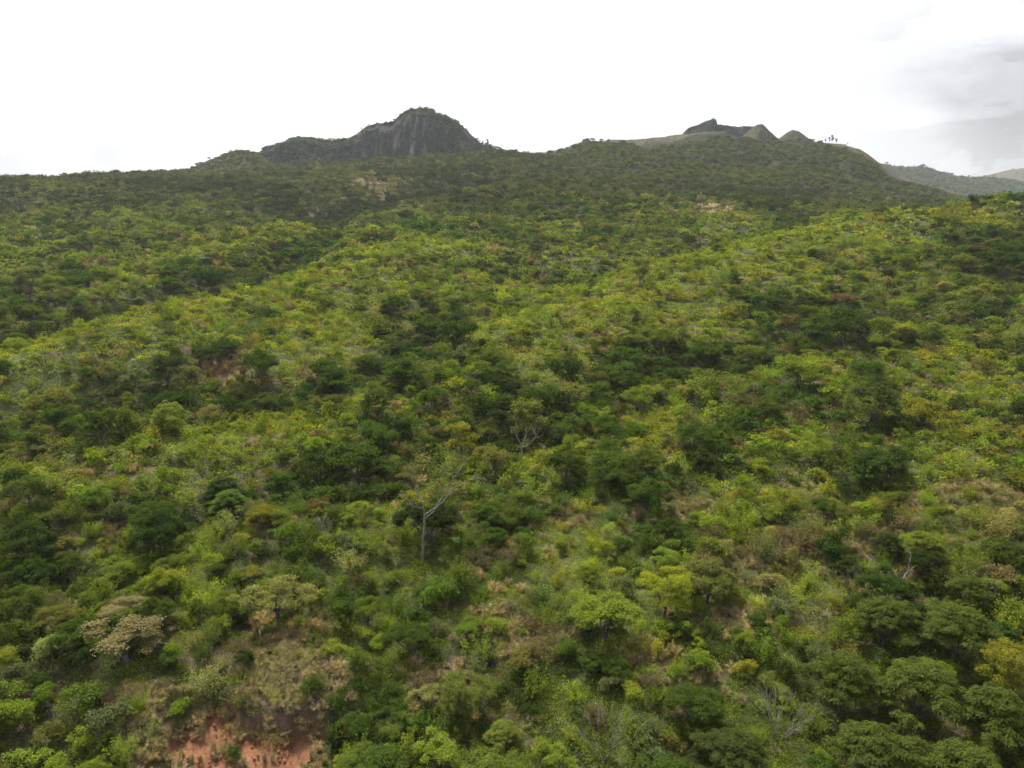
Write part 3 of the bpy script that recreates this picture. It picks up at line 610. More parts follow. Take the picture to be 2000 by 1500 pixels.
# tints (linear leaf colours) with the words that describe them
TINTS = {
 'dark green':      (.042, .070, .011), 'deep green': (.064, .106, .014), 'mid green': (.114, .162, .020), 'fresh green': (.165, .222, .024), 'yellow-green': (.235, .268, .028),
 'olive':           (.140, .155, .034), 'grey-green': (.125, .150, .058), 'pale olive': (.21, .22, .070), 'rusty brown': (.15, .10, .04), 'dull brown': (.125, .105, .050), 'buff': (.20, .175, .080), 'golden green': (.20, .205, .024)}
TN = list(TINTS); TV = np.array([TINTS[k] for k in TN])
def pick_tints(x, y, rng, tree=False):
    br, da, bn = BRIGHT(x, y), DARK(x, y), BROWN(x, y); n = len(x); f = fbm(x/5+31, y/5, 2, 7)
    w = np.zeros((n, len(TN)))
    base = dict(zip(TN, (.5, 1.1, 2.5, 2.4, .28, 1.1, .6, .35, .04, .2, .04, .06) if not tree else (.9, 1.7, 2.6, 1.6, .3, 1.5, .5, .25, .04, .12, .02, .04)))
    for i, k in enumerate(TN): w[:, i] = base[k]
    def add(k, v): w[:, TN.index(k)] *= v
    add('yellow-green', 1+(30 if not tree else 9)*br*br); add('golden green', 1+2.5*br)
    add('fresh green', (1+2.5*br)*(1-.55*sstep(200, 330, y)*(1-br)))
    add('yellow-green', 1-.7*sstep(210, 330, y)); add('golden green', 1-.8*sstep(210, 330, y)); add('grey-green', 1+1.2*sstep(230, 380, y)); add('deep green', 1+1.6*sstep(220, 350, y)); add('dark green', 1+2.6*sstep(240, 350, y)); add('mid green', 1-.5*sstep(240, 350, y)); add('olive', 1+.6*sstep(240, 350, y))  # farther slope weighted to darker, less yellow tints, standing in for cloud shadow
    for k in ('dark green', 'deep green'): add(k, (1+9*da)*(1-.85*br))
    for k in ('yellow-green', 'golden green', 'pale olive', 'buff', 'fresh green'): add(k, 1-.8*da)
    for k in ('dull brown', 'buff', 'pale olive', 'rusty brown'): add(k, (1+7*bn)*(1-.8*br))
    for k in TN:
        if k not in ('yellow-green', 'fresh green'): add(k, 1-.72*br)
    w *= np.exp(1.2*rng.normal(size=w.shape)*0+2.0*(np.stack([fbm(x/6+i*13, y/6, 2, 50+i) for i in range(len(TN))], 1)-.5)*2.2)
    w /= w.sum(1, keepdims=True); c = (w.cumsum(1) < rng.random(n)[:, None]).sum(1); c = np.clip(c, 0, len(TN)-1)
    t = TV[c]; far_shade = sstep(230, 370, y)[:, None]; t = (t*(1-far_shade*.35)+t.mean(1, keepdims=True)*far_shade*.22)*(1-.30*far_shade)*rng.uniform(.78, 1.22, (n, 1))*rng.uniform(.9, 1.1, (n, 3)); return t, c  # cloud shadow painted into leaf colour: tints darken and grey with distance

# ------------------------------------------------------------------ individuals
LIST = []      # every individually placed plant: dict(kind, form, x, y, s, rot, tint, tname, hero label)
HERO = []
def hero(kind, form, px, py, wpx, tname, label, hs=1.0, q=None):
    """a plant read straight off the photo: px, py its foot, wpx its width there"""
    x, y, z = at(px, py); R = (TP if kind == 'tree' else SPR)[(form, 0)][0].r
    rng_y = math.hypot(y, CAMZ-z); s = (.86*wpx/FPX*rng_y)/(2*R)
    HERO.append((x, y, 2*R*s*.5)); LIST.append(dict(kind=kind, form=form, x=x, y=y, s=s, hs=hs, tname=tname, label=label))
hero('tree','dome',840,1076,150,'dark green','dark green round tree right behind the tall bare forked tree',.82)
hero('tree','dome',700,965,135,'deep green','dark leafy tree up the slope to the left of the tall bare tree')
hero('tree','dome',620,955,90,'dark green','dark green tree touching the left side of the shaded clump above the bare tree')
hero('tree','dome',950,850,120,'dark green','broad dark domed tree above the small white-limbed tree')
hero('tree','dome',1050,835,110,'deep green','dark round tree at the right end of the central dark clump')
hero('tree','dome',1100,770,90,'dark green','tall dark tree standing above the central clump',1.2)
hero('tree','loose',900,905,90,'golden green','golden-leaved tree with crossing pale limbs beside the dark clump')
hero('tree','loose',1035,880,110,'olive','olive tree with thin crown behind the small white-limbed tree')
hero('tree','umbrella',545,1215,190,'pale olive','flat-topped pale olive tree with a visible forked trunk above the dry grass')
hero('tree','dome',480,1310,45,'dark green','small dark upright tree beside the dry grass strip',1.3)
hero('tree','loose',250,1300,190,'buff','broad buff-leaved tree left of the dry grass strip',.6)
hero('tree','dome',250,1215,110,'buff','smaller buff-topped tree above the broad buff-leaved tree',.6)
hero('tree','dome',60,1120,120,'dark green','dark tree at the left edge level with the bare forked tree')
hero('tree','dome',300,1070,120,'deep green','dark leafy tree in the hollow left of the rusty crowned tree')
hero('tree','umbrella',520,1040,110,'golden green','golden-topped flat tree left of the rusty crowned tree')
hero('tree','loose',625,1030,70,'rusty brown','rusty crowned small tree left of the tall bare tree')
hero('tree','loose',685,1045,60,'fresh green','fresh green small tree between the rusty crown and the bare tree')
hero('tree','umbrella',1560,760,150,'fresh green','bright green flat-topped tree below the dark feathery tree')
hero('tree','dome',1640,690,140,'dark green','large dark spreading tree with black lower branches on the right slope',.75)
hero('tree','umbrella',1640,605,95,'rusty brown','rusty orange flat tree above the large dark spreading tree',.7)
hero('tree','umbrella',1770,620,80,'fresh green','fresh green layered tree right of the rusty orange flat tree')
hero('tree','dome',1955,560,110,'dark green','dark tree clump at the right edge below the ridge')
hero('tree','dome',1715,535,52,'deep green','lone dark tree standing in the bright yellow-green meadow')
hero('tree','umbrella',1810,850,150,'golden green','golden brown crowned tree on the right slope',1.1)
hero('tree','dome',1740,940,90,'dark green','dark tree below the golden brown crowned tree')
hero('tree','dome',1210,720,75,'deep green','rounded dark tree on the middle of the slope',.8)
hero('tree','dome',1265,1010,110,'deep green','dark tree with short black trunk above the brown scrub')
hero('tree','umbrella',1180,960,110,'deep green','spreading green tree left of the dark short-trunked tree')
hero('tree','dome',890,700,105,'dark green','dark dome tree with a pale silvery neighbour')
hero('tree','dome',900,715,45,'grey-green','silvery green small tree in front of the dark dome')
hero('tree','dome',765,785,28,'dark green','tiny dark upright tree alone in the bright scrub',1.3)
hero('tree','loose',825,800,30,'yellow-green','tiny bright yellow tree on the middle slope')
hero('tree','dome',510,755,90,'dark green','dark tree below the reddish bare patch')
hero('tree','dome',330,760,90,'dark green','dark tree at the left end of the dark hollow')
hero('tree','dome',640,760,90,'deep green','dark tree below the brown path patch')
hero('tree','dome',110,840,120,'olive','large olive brown tree mass at the left')
hero('tree','dome',420,585,60,'dark green','tallest dark tree at the foot of the left gully',1.4)
hero('tree','dome',55,495,38,'dark green','small dark round tree left of its twin high on the left slope')
hero('tree','loose',60,590,80,'grey-green','pale feathery tree at the left edge of the gully')
hero('tree','dome',100,610,48,'dark green','dark round tree in the left gully beside the pale feathery tree')
hero('tree','umbrella',1140,575,110,'mid green','spreading mid green tree high on the centre slope')
hero('tree','loose',1250,560,60,'olive','thin olive tree with dark limbs right of the spreading tree')
hero('tree','feather',1720,1270,170,'deep green','feathery tree at the upper left of the lower right grove',1)
hero('tree','feather',1860,1300,200,'deep green','feathery tree at the top centre of the lower right grove',1)
hero('tree','feather',1640,1400,190,'deep green','feathery tree on the left of the lower right grove',1)
hero('tree','feather',1790,1430,220,'deep green','huge feathery tree in the middle of the lower right grove',1)
hero('tree','feather',1930,1470,200,'deep green','feathery tree on the right side of the lower right grove',1)
hero('tree','feather',1700,1560,220,'deep green','feathery tree at the bottom edge of the lower right grove',1)
hero('tree','feather',1870,1610,240,'deep green','feathery tree cut by the bottom edge near the right corner',1)
hero('tree','feather',1430,1540,190,'dark green','dark feathery tree at the bottom edge below the leafless pale shrub',0.8)
hero('tree','feather',1890,1200,120,'deep green','feathery tree standing above the lower right grove',0.9)
hero('tree','feather',1800,1110,120,'mid green','feathery tree right of the leaning dead trunk',0.9)
hero('tree','dome',705,1540,120,'mid green','leafy small tree at the bottom edge right of the red earth',0.7)
hero('tree','dome',760,1560,140,'deep green','leafy tree at the bottom edge, second from the red earth',0.8)
hero('tree','loose',860,1530,130,'fresh green','fresh green open tree at the bottom edge left of centre',0.8)
hero('tree','dome',960,1570,150,'mid green','leafy green tree at the bottom centre',0.8)
hero('tree','dome',790,1455,100,'mid green','small leafy tree just right of the dry grass bank',0.7)
hero('tree','loose',1080,1540,110,'fresh green','pale fresh green tree at the bottom edge right of centre',0.9)
hero('tree','dome',1290,1560,130,'deep green','dark leafy tree at the bottom edge right of the grey leafless shrub',0.8)
hero('tree','dome',1720,425,37,'dark green','dark tree at the left foot of the right ridge',0.8)
hero('tree','dome',1790,418,37,'deep green','dark tree on the right ridge left of the brownish one',0.8)
hero('tree','dome',1905,405,43,'dark green','dark tree on the right ridge next to the palm',0.8)
hero('tree','dome',1990,408,43,'dark green','dark tree at the right end of the ridge beyond the palm',0.8)
hero('tree','dome',1950,410,31,'deep green','dark low tree under the palm on the right ridge',0.8)
hero('tree','dome',1970,1380,150,'golden green','golden green broadleaf tree at the right edge among feathery trees')
hero('tree','dome',1180,1255,170,'fresh green','wide yellow-green tree above a black shaded hollow',.75)
hero('tree','dome',1380,1180,150,'olive','dense olive thicket tree in the middle right foreground',.7)
hero('tree','loose',830,1400,80,'pale olive','pale leaved sapling above the bottom centre trees')
hero('tree','dome',800,1290,110,'deep green','dark green low tree left of the straw coloured grass tuft',.8)
hero('tree','dome',720,1230,80,'mid green','green low tree up the slope from the bottom centre')
hero('tree','loose',1110,915,60,'fresh green','fresh green slim tree right of the small white-limbed tree',1.2)
hero('tree','dome',1850,432,46,'olive','brownish round tree on the right ridge')
hero('tree','dome',1560,408,50,'dark green','dark flat tree on the ridge below the mountain',.7)
hero('shrub','sprig',265,1400,70,'fresh green','fresh green shrub on the dry grass left of the red earth')
hero('shrub','leafy',455,1490,50,'dark green','small dark shrub growing out of the red earth bank')
hero('shrub','leafy',1460,1265,50,'yellow-green','bright yellow-green small shrub among brown stems')
hero('shrub','leafy',345,1360,40,'buff','small buff flowered shrub at the upper edge of the dry grass')
for _px, _py, _r in [(825, 1103, 1.6), (824, 1125, 1.8), (823, 1150, 1.6), (860, 1115, 2.2), (795, 1115, 2.0), (840, 1095, 2.4), (1018, 900, 1.4), (1018, 915, 1.5), (1735, 1172, 1.2), (1520, 1450, 1.3), (1520, 1480, 1.5), (1185, 1490, 1.2), (508, 1247, .9), (510, 1262, 1.2), (512, 1280, 1.2), (105, 1408, 1.2), (110, 1430, 1.4), (1975, 402, 2.0)]:
    _x, _y, _ = at(_px, _py); HERO.append((_x, _y, _r/.6))
LIST[0]['tint'] = TV[0]*.62
HX = np.array(HERO)

def clear_of_heroes(x, y, f=.75):
    ok = np.ones(len(x), bool)
    for hx, hy, r in HERO: ok &= np.hypot(x-hx, y-hy) > r*f
    return ok
BARE_AREA = Patches([(560,1500,110,80,1),(520,1570,150,80,1),(430,1470,190,95,1),(600,1390,110,45,1),(450,1570,170,70,1),(240,1400,60,25,.7),(570,1330,120,45,1),(330,1405,120,40,1),(400,1460,130,60,1),(560,1450,100,30,1),(560,1265,40,35,.9),(340,1520,140,50,1)])
NO_TREES = Patches([(520,1340,180,80,1),(430,1480,210,120,1),(450,1560,260,100,1),(1030,1270,90,50,1),(1640,1080,150,35,.8)])
def tree_field():
    rng = np.random.default_rng(11); x, y = scatter(24, 520, 2.5, .25, seed=21); n = len(x)
    da, br, bn, so = DARK(x, y), BRIGHT(x, y), BROWN(x, y), SOIL(x, y)
    p = np.clip(.30+.75*da-.85*br-.3*bn, .02, 1)*(1-so)*(1-BARE_AREA(x, y))*(1-CREST(x, y))*(1-NO_TREES(x, y)); p = p*(.3+1.3*fbm(x/10, y/10, 3, 61))*(1-.4*sstep(300, 520, y))
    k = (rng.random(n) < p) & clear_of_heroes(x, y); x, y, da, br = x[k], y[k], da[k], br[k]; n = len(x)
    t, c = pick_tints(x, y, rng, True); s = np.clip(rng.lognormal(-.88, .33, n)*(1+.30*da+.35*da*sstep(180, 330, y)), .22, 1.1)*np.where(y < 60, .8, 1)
    f = rng.choice(4, n, p=(.58, .12, .03, .27)); return x, y, s, t, c, f
def shrub_field():
    rng = np.random.default_rng(12); x, y = scatter(22, 640, 1.6, .42, seed=22); n = len(x); bn, br, so = BROWN(x, y), BRIGHT(x, y), SOIL(x, y)
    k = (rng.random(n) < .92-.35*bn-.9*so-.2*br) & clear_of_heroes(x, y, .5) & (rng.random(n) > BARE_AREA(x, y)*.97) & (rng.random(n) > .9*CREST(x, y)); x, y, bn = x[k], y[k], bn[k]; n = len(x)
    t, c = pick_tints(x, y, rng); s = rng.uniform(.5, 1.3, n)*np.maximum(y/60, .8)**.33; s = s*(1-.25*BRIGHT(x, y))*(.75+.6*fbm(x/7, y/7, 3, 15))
    dry = rng.random(n) < .06+.4*bn; f = np.where(dry, 2, rng.choice(2, n, p=(.5, .5)))
    dn = [TN.index(q) for q in ('dull brown', 'olive', 'buff', 'grey-green', 'pale olive')]; dc = rng.choice(dn, n, p=(.42, .2, .1, .16, .12)); c = np.where(dry, dc, c); t = np.where(dry[:, None], TV[dc]*rng.uniform(.75, 1.2, (n, 1)), t)
    return x, y, s, t, c, f
def lod(y): return np.where(y < 62, 0, np.where(y < 170, 1, 2))
def combine(a, b, name):
    def arr(m):
        v = np.empty(len(m.vertices)*3, np.float32); m.vertices.foreach_get('co', v); f = np.empty(len(m.loops), np.int32); m.loops.foreach_get('vertex_index', f); return v.reshape(-1, 3), f.reshape(-1, 4)
    va, fa = arr(a); vb, fb = arr(b); vr = np.empty(len(va), np.float32); a.attributes['vary'].data.foreach_get('value', vr)
    me = mesh_from(name, np.concatenate([va, vb]), np.concatenate([fa, fb+len(va)]), a.materials[0], {'vary': ('FLOAT', 'POINT', np.concatenate([vr, np.full(len(vb), .5)]))})
    me.materials.append(b.materials[0]); me.polygons.foreach_set('material_index', np.concatenate([np.zeros(len(fa), np.int32), np.ones(len(fb), np.int32)])); return me
def build_field(kind, fld, forms, bank, limit, name, label):
    x, y, s, t, c, f = fld; z = ground_z(x, y); px, py = to_photo(x, y, z); rr = np.array([bank[(forms[i], 0)][0].r for i in range(len(forms))])[f]*s
    size = rr/y; vis = (px > -60) & (px < 2060) & (py < 1640) & (py > 330); big = np.where(vis, size, 0)
    order = np.argsort(-big); ind = np.zeros(len(x), bool); ind[order[:limit]] = True; ind &= vis
    for i in np.nonzero(ind)[0]:
        LIST.append(dict(kind=kind, form=forms[f[i]], x=float(x[i]), y=float(y[i]), s=float(s[i]), hs=1.0, tname=TN[c[i]], tint=t[i], label=None))
    r = ~ind; x, y, z, s, t, f = x[r], y[r], z[r], s[r], t[r], f[r]; n = len(x); rng = np.random.default_rng(99)
    meshes = []; key = {}
    for (k, q), lst in bank.items():
        key[(k, q)] = len(meshes); meshes += [combine(p.crown, p.trunk, 'plant') if p.trunk else p.crown for p in lst]
    L = lod(y); nvar = 3; var = rng.integers(0, 6, n)
    idx = np.array([key[(forms[f[i]], int(L[i]))]+int(var[i]) % len(bank[(forms[f[i]], int(L[i]))]) for i in range(n)])
    sc = np.stack([s*rng.uniform(.85, 1.2, n), s*rng.uniform(.85, 1.2, n), s*rng.uniform(.75, 1.1, n)], 1)
    rot = np.stack([rng.normal(size=n)*.08, rng.normal(size=n)*.08, rng.uniform(0, 6.28, n)], 1)
    mass(name, label, meshes, np.stack([x, y, z-np.where(L == 2, 1.0 if kind == 'tree' else .25, .1)*s], 1), rot, sc, t, idx)
n_hero_trees = sum(1 for q in LIST if q['kind'] == 'tree')
build_field('tree', tree_field(), TREEK, TP, 300-n_hero_trees, 'distant_trees', 'scattered dark and green trees up the farther hillside')
build_field('shrub', shrub_field(), SHRK, SPR, 300-4, 'scrub_cover', 'dense green scrub covering the hillside between the trees')

# ------------------------------------------------------------------ ground cover masses
def ground_cover():
    rng = np.random.default_rng(13); x, y = scatter(20, 560, 1.0, .75, seed=23); n = len(x); so, bn = SOIL(x, y), BROWN(x, y)
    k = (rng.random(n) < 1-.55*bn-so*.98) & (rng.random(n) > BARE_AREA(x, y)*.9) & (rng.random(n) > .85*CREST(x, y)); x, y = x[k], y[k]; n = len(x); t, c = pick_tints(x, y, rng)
    s = rng.uniform(.55, 1.15, n)*np.maximum(y/60, .8)**.72; meshes = [herb_mesh(500+i, q) for q in range(3) for i in range(3)]
    idx = lod(y)*3+rng.integers(0, 3, n); hz = s*rng.uniform(.7, 1.3, n)/np.maximum(y/60, 1)**.25
    mass('undergrowth', 'low leafy undergrowth in shades of green over the whole slope', meshes, np.stack([x, y, ground_z(x, y)-.05], 1), np.stack([rng.normal(size=n)*.1, rng.normal(size=n)*.1, rng.uniform(0, 6.28, n)], 1), np.stack([s, s, hz], 1), t, idx)
    # dry grass where the slope is brown
    x, y = scatter(24, 230, .42, .9, seed=24, dref=45); n = len(x); bn = np.maximum(BROWN(x, y), .25*sstep(.55, .7, fbm(x/5, y/5, 3, 71))); so = SOIL(x, y); ba = BARE_AREA(x, y)
    k = rng.random(n) < np.clip(bn*.9+ba*.9, 0, 1)*(1-.94*so)+.04*so; x, y, = x[k], y[k]; n = len(x)
    g = np.array([(.33, .265, .125), (.27, .22, .115), (.20, .17, .10), (.25, .24, .085)]); c = np.clip((fbm(x/3, y/3, 3, 81)*5.5-.9+rng.normal(size=n)*.5).astype(int), 0, 3)
    s = rng.uniform(.6, 1.25, n)*np.maximum(y/45, .8)**.6
    mass('dry_grass', 'straw coloured dry grass tufts on the bare parts of the slope', [grass_mesh(600+i) for i in range(4)], np.stack([x, y, ground_z(x, y)-.03], 1), np.stack([rng.normal(size=n)*.2+.15, rng.normal(size=n)*.2, rng.uniform(0, 6.28, n)], 1), np.stack([s, s, s], 1), g[c]*rng.uniform(.8, 1.2, (n, 1)), rng.integers(0, 4, n))
ground_cover()
def clods():
    rng = np.random.default_rng(15); x, y = scatter(28, 60, .33, 0, seed=25); so = SOIL(x, y); k = rng.random(len(x)) < so*.55; x, y = x[k], y[k]; n = len(x)
    ms = []
    for i in range(4):
        d = norm(np.array([(a, b, c) for a in (-1, 0, 1) for b in (-1, 0, 1) for c in (-1, 0, 1) if (a, b, c) != (0, 0, 0)], float)); r = rng.uniform(.6, 1.1, len(d)); V = d*r[:, None]*np.array([1, .8, .6])
        import bmesh
        bm = bmesh.new(); [bm.verts.new(v) for v in V]; bmesh.ops.convex_hull(bm, input=bm.verts); me = bpy.data.meshes.new('clod'); bm.to_mesh(me); bm.free(); me.materials.append(M_CLOD); ms.append(me)
    s = rng.lognormal(-2.6, .55, n)
    mass('earth_clods', 'loose clods and stones on the red earth bank', ms, np.stack([x, y, ground_z(x, y)+s*.1], 1), rng.uniform(0, 6.28, (n, 3)), np.stack([s, s, s], 1), np.broadcast_to(RED, (n, 3)), rng.integers(0, 4, n))
M_CLOD = bark_mat('clod_earth', (.16, .065, .035), (.32, .14, .075))
clods()

# scrub on the mountain sheets
def mountain_scrub():
    rng = np.random.default_rng(17); P = []; S = []; T = []; I = []
    far = [p.crown for k in ('dome', 'loose') for p in TP[(k, 2)]]+[p.crown for p in SPR[('leafy', 2)]]
    def cover(key, n, dens, s0, s1, tones):
        x, d, z, nv = ML[key]; nu = x.shape[0]; u = rng.uniform(0, nu-1.001, n); w = rng.uniform(0, nv+3, n); i = u.astype(int); j = np.minimum(w.astype(int), x.shape[1]-2); fu = u-i; fw = w-j
        def lp(A): return (A[i, j]*(1-fu)+A[i+1, j]*fu)*(1-fw)+(A[i, j+1]*(1-fu)+A[i+1, j+1]*fu)*fw
        X, Y, Z = lp(x), lp(d), lp(z); k = rng.random(n) < dens(X, Y, Z, w/nv)
        X, Y, Z = X[k], Y[k], Z[k]; m = len(X); sz = rng.uniform(s0, s1, m); P.append(np.stack([X, Y, Z-1.25*sz], 1)); S.append(sz); T.append(TV[rng.choice([TN.index(t) for t in tones], m)]*rng.uniform(.7, 1.15, (m, 1))); I.append(rng.integers(0, len(far), m))
    gt = ['dark green', 'dark green', 'deep green', 'olive', 'grey-green', 'mid green', 'dull brown']
    cover('right', 30000, lambda X, Y, Z, v: np.clip(.42+1.6*(fbm(X/22, Y/22, 4, 91)-.35)+.3*(1-sstep(.1, .35, v))-1.3*sstep(.86, .93, v)-1.2*(sstep(.8,.85,v)*(fbm(X/30,Y*0,3,7)>.5)), .004, 1), .28, .75, gt)
    cover('cliff', 12000, lambda X, Y, Z, v: np.clip(.25+1.9*(fbm(X/14, Z/10, 4, 22)-.42)-.35*np.exp(-((X+88)/36)**2)+.5*sstep(.9, 1, v), .0, 1), .28, .65, ['dark green', 'deep green', 'grey-green', 'dark green'])
    cover('knoll', 6000, lambda X, Y, Z, v: np.clip(.3+1.5*(fbm(X/14, Y/14, 4, 92)-.4), .02, 1), .3, .65, gt)
    cover('crag', 900, lambda X, Y, Z, v: .3+0*X, .25, .5, gt)
    cover('cone2', 120, lambda X, Y, Z, v: np.where(X > 285, .8, .03), .5, 1.2, gt)
    cover('far', 7000, lambda X, Y, Z, v: .7+0*X, .7, 1.5, gt)
    cover('far2', 500, lambda X, Y, Z, v: np.clip(2*(fbm(X/60, Y/60, 3, 93)-.45), 0, 1), 1.0, 2.2, gt)
    P, S, T, I = map(np.concatenate, (P, S, T, I)); n = len(P)
    mass('mountain_scrub', 'dark scrub and small trees clothing the mountain faces', far, P, np.stack([0*S, 0*S, rng.uniform(0, 6.28, n)], 1), np.stack([S, S, S*rng.uniform(.7, 1.1, n)], 1), T, I)
mountain_scrub()

# ------------------------------------------------------------------ build the individual plants
def things():
    first = {}; lst = LIST; rng = np.random.default_rng(41)
    for q in lst:
        q['z'] = float(ground_z(q['x'], q['y'])); q['px'], q['py'] = to_photo(q['x'], q['y'], q['z'])
    LM = [(q['px'], q['py'], q['short']) for q in MARKS]
    used = {}
    ordw = ['', 'second ', 'third ', 'fourth ', 'fifth ', 'sixth ', 'seventh ', 'eighth ', 'ninth ', 'tenth ', 'eleventh ', 'twelfth ', 'thirteenth ', 'fourteenth ', 'fifteenth ', 'sixteenth ']
    FW = {'dome': 'rounded', 'umbrella': 'flat', 'feather': 'feathery', 'loose': 'sparse', 'leafy': 'leafy', 'sprig': 'upright', 'dry': 'twiggy'}
    def where(q):
        b = min(((q['px']-lx)**2+((q['py']-ly)*1.3)**2, i) for i, (lx, ly, _) in enumerate(LM)); lx, ly, nm = LM[b[1]]
        dx, dy = q['px']-lx, (q['py']-ly)*1.3
        w = ('right of' if dx > 0 else 'left of') if abs(dx) > abs(dy) else ('downhill of' if dy > 0 else 'uphill of')
        return b[0], w, nm
    groups = {}
    for q in lst:
        if q['label']: continue
        d, w, nm = where(q); groups.setdefault((q['tname'], FW[q['form']], q['kind'], w, nm), []).append((d, q))
    for (tn, fw, kd, w, nm), L in groups.items():
        L.sort(key=lambda e: e[0])
        for i, (d, q) in enumerate(L):
            if len(f"{tn} {fw} {kd} {ordw[min(i, 15)]}nearest {w} {nm}".split()) > 16: fw = ''
            q['label'] = f"{tn} {fw} {kd} {w} {nm}" if len(L) == 1 else f"{tn} {fw} {kd}, {ordw[min(i, 15)]}nearest {w} {nm}"
    for q in lst:
        if q.get('tint') is None: q['tint'] = TV[TN.index(q['tname'])]*rng.uniform(.9, 1.1)*(np.array([1.0, .84, .8]) if q['form'] == 'feather' else 1)
        k, f, L = q['kind'], q['form'], int(lod(q['y'])); bank = TP if k == 'tree' else SPR; v = rng.integers(0, len(bank[(f, L)])); pr = bank[(f, L)][v]
        nm = 'dry_shrub' if f == 'dry' else k
        root = bpy.data.objects.new(nm, None); COL.objects.link(root); root.empty_display_size = .3
        root.location = (q['x'], q['y'], q['z']-.05); root.rotation_euler = (0, 0, rng.uniform(0, 6.28)); s = q['s']; root.scale = (s*rng.uniform(.92, 1.08), s*rng.uniform(.92, 1.08), s*q['hs']*rng.uniform(.88, 1.05))
        root['label'] = q['label']; root['category'] = 'tree' if k == 'tree' else 'shrub'; root['group'] = {'tree': 'trees scattered over the hillside', 'shrub': 'shrubs on the hillside', 'dry_shrub': 'dry shrubs on the hillside'}[nm]
        q['label'] = ' '.join(q['label'].split()); root['label'] = q['label']; tt = [float(c) for c in q['tint']]
        key = (k, f, L, int(v))
        if key not in first:
            c = obj('crown' if k == 'tree' else 'foliage', pr.crown, root); c['tint'] = tt
            w = obj('trunk' if k == 'tree' else 'stem', pr.trunk, root) if pr.trunk else None; first[key] = (c, w)
        else:
            for src in first[key]:
                if src is None: continue
                c = src.copy(); COL.objects.link(c); c.parent = root
                if 'tint' in c.keys(): c['tint'] = tt

MARKS = []
def mark(px, py, short): MARKS.append(dict(px=px, py=py, short=short))

# ------------------------------------------------------------------ one-off things
def base(name, label, cat, px, py, group=None, dz=-.05):
    x, y, z = at(px, py); o = bpy.data.objects.new(name, None); COL.objects.link(o); o.location = (x, y, z+dz); o['label'] = label; o['category'] = cat
    if group: o['group'] = group
    o.empty_display_size = .5; mpp = math.hypot(y, CAMZ-z)/FPX
    return o, mpp
def px_limbs(root, mpp, limbs, mat, part, rng, twigs=3, tl=.5, tname='limb'):
    """limbs in photo pixels relative to the foot: [(dx, up, depth), ...], r0, r1"""
    for i, (pts, r0, r1) in enumerate(limbs):
        P = np.array([(a*mpp, c*mpp, b*mpp/.9) for a, b, c in pts]); t = np.linspace(0, len(P)-1, 4*len(P)); P2 = np.stack([np.interp(t, np.arange(len(P)), P[:, k]) for k in range(3)], 1)
        P2[1:-1] += rng.normal(size=(len(P2)-2, 3))*.035; paths = [(P2, np.linspace(r0, r1, len(P2)))]
        if i > 0:
            for k in range(twigs):
                j = rng.integers(len(P2)//3, len(P2)); d = norm(P2[min(j, len(P2)-1)]-P2[max(j-3, 0)]+rand_dirs(1, rng)[0]*.12)
                branching(P2[j], norm(d+rand_dirs(1, rng)[0]*.7), tl, max(r1*.9, .012), 2, rng, paths, (2, 2), .75, .6, .1)
        obj('trunk' if i == 0 else tname, wood_mesh(part, paths, mat, 6), root)
def bare_forked():
    rng = np.random.default_rng(71); root, m = base('bare_tree', 'tall bare forked tree with pale grey trunk standing before a dark tree', 'bare tree', 825, 1103, 'leafless trees')
    px_limbs(root, m, [([(0, 0, 0), (3, 45, 0), (7, 84, 0)], .115, .085),
        ([(7, 84, 0), (2, 108, 5), (-10, 135, 12), (-20, 160, 8), (-24, 178, 5)], .06, .017), ([(7, 80, 0), (22, 95, -5), (40, 115, -12), (60, 135, -10), (88, 152, -5), (108, 162, 0)], .06, .016),
        ([(6, 88, 0), (30, 102, 8), (44, 128, 20), (62, 148, 25), (80, 170, 30), (95, 185, 30)], .05, .012), ([(2, 100, 3), (-14, 106, -6), (-22, 118, -10)], .035, .012), ([(42, 122, 15), (36, 145, 10), (40, 160, 12)], .03, .01), ([(60, 140, 0), (50, 160, -8), (70, 172, -12)], .03, .01)], M_GREY, 'forked_wood', rng, 5, .6)
    # sparse fine leaves still hold to the twig ends
    n = 900; a = rng.normal(size=(n, 3))*np.array([38, 22, 14])*m; C = a+np.array([18*m, 4*m, 190*m]); C[:, 2] += .0012*0
    c = obj('foliage', leaves_mesh('thin_foliage', C, rand_dirs(n, rng), rand_dirs(n, rng), .14, .05, M_LEAF, rng), root); c['tint'] = [.12, .14, .05]
bare_forked()
def white_limbed():
    rng = np.random.default_rng(72); root, m = base('bare_tree', 'small white-limbed bare tree below the central dark clump', 'bare tree', 1018, 900, 'leafless trees')
    px_limbs(root, m, [([(0, 0, 0), (1, 28, 0)], .09, .07), ([(1, 28, 0), (-8, 42, 0), (-14, 56, 4), (-8, 66, 5)], .05, .015), ([(1, 24, 0), (16, 32, 0), (24, 42, -4), (30, 50, 0)], .05, .015), ([(1, 28, 0), (8, 44, 6), (12, 62, 8)], .04, .012)], M_PALE, 'white_wood', rng, 3, .6)
white_limbed()
def dead_lean():
    rng = np.random.default_rng(73); root, m = base('dead_tree', 'leaning grey dead trunk sticking out above the feathery grove', 'dead tree', 1735, 1172, 'leafless trees')
    px_limbs(root, m, [([(0, -20, 0), (14, 22, 0), (30, 52, 0)], .10, .07), ([(30, 52, 0), (30, 66, 0), (33, 80, 2), (26, 92, 0)], .035, .01), ([(26, 46, 0), (18, 58, 3), (14, 66, 3)], .025, .01), ([(30, 52, 0), (42, 62, 0)], .03, .012)], M_PALE, 'dead_wood', rng, 1, .3)
dead_lean()
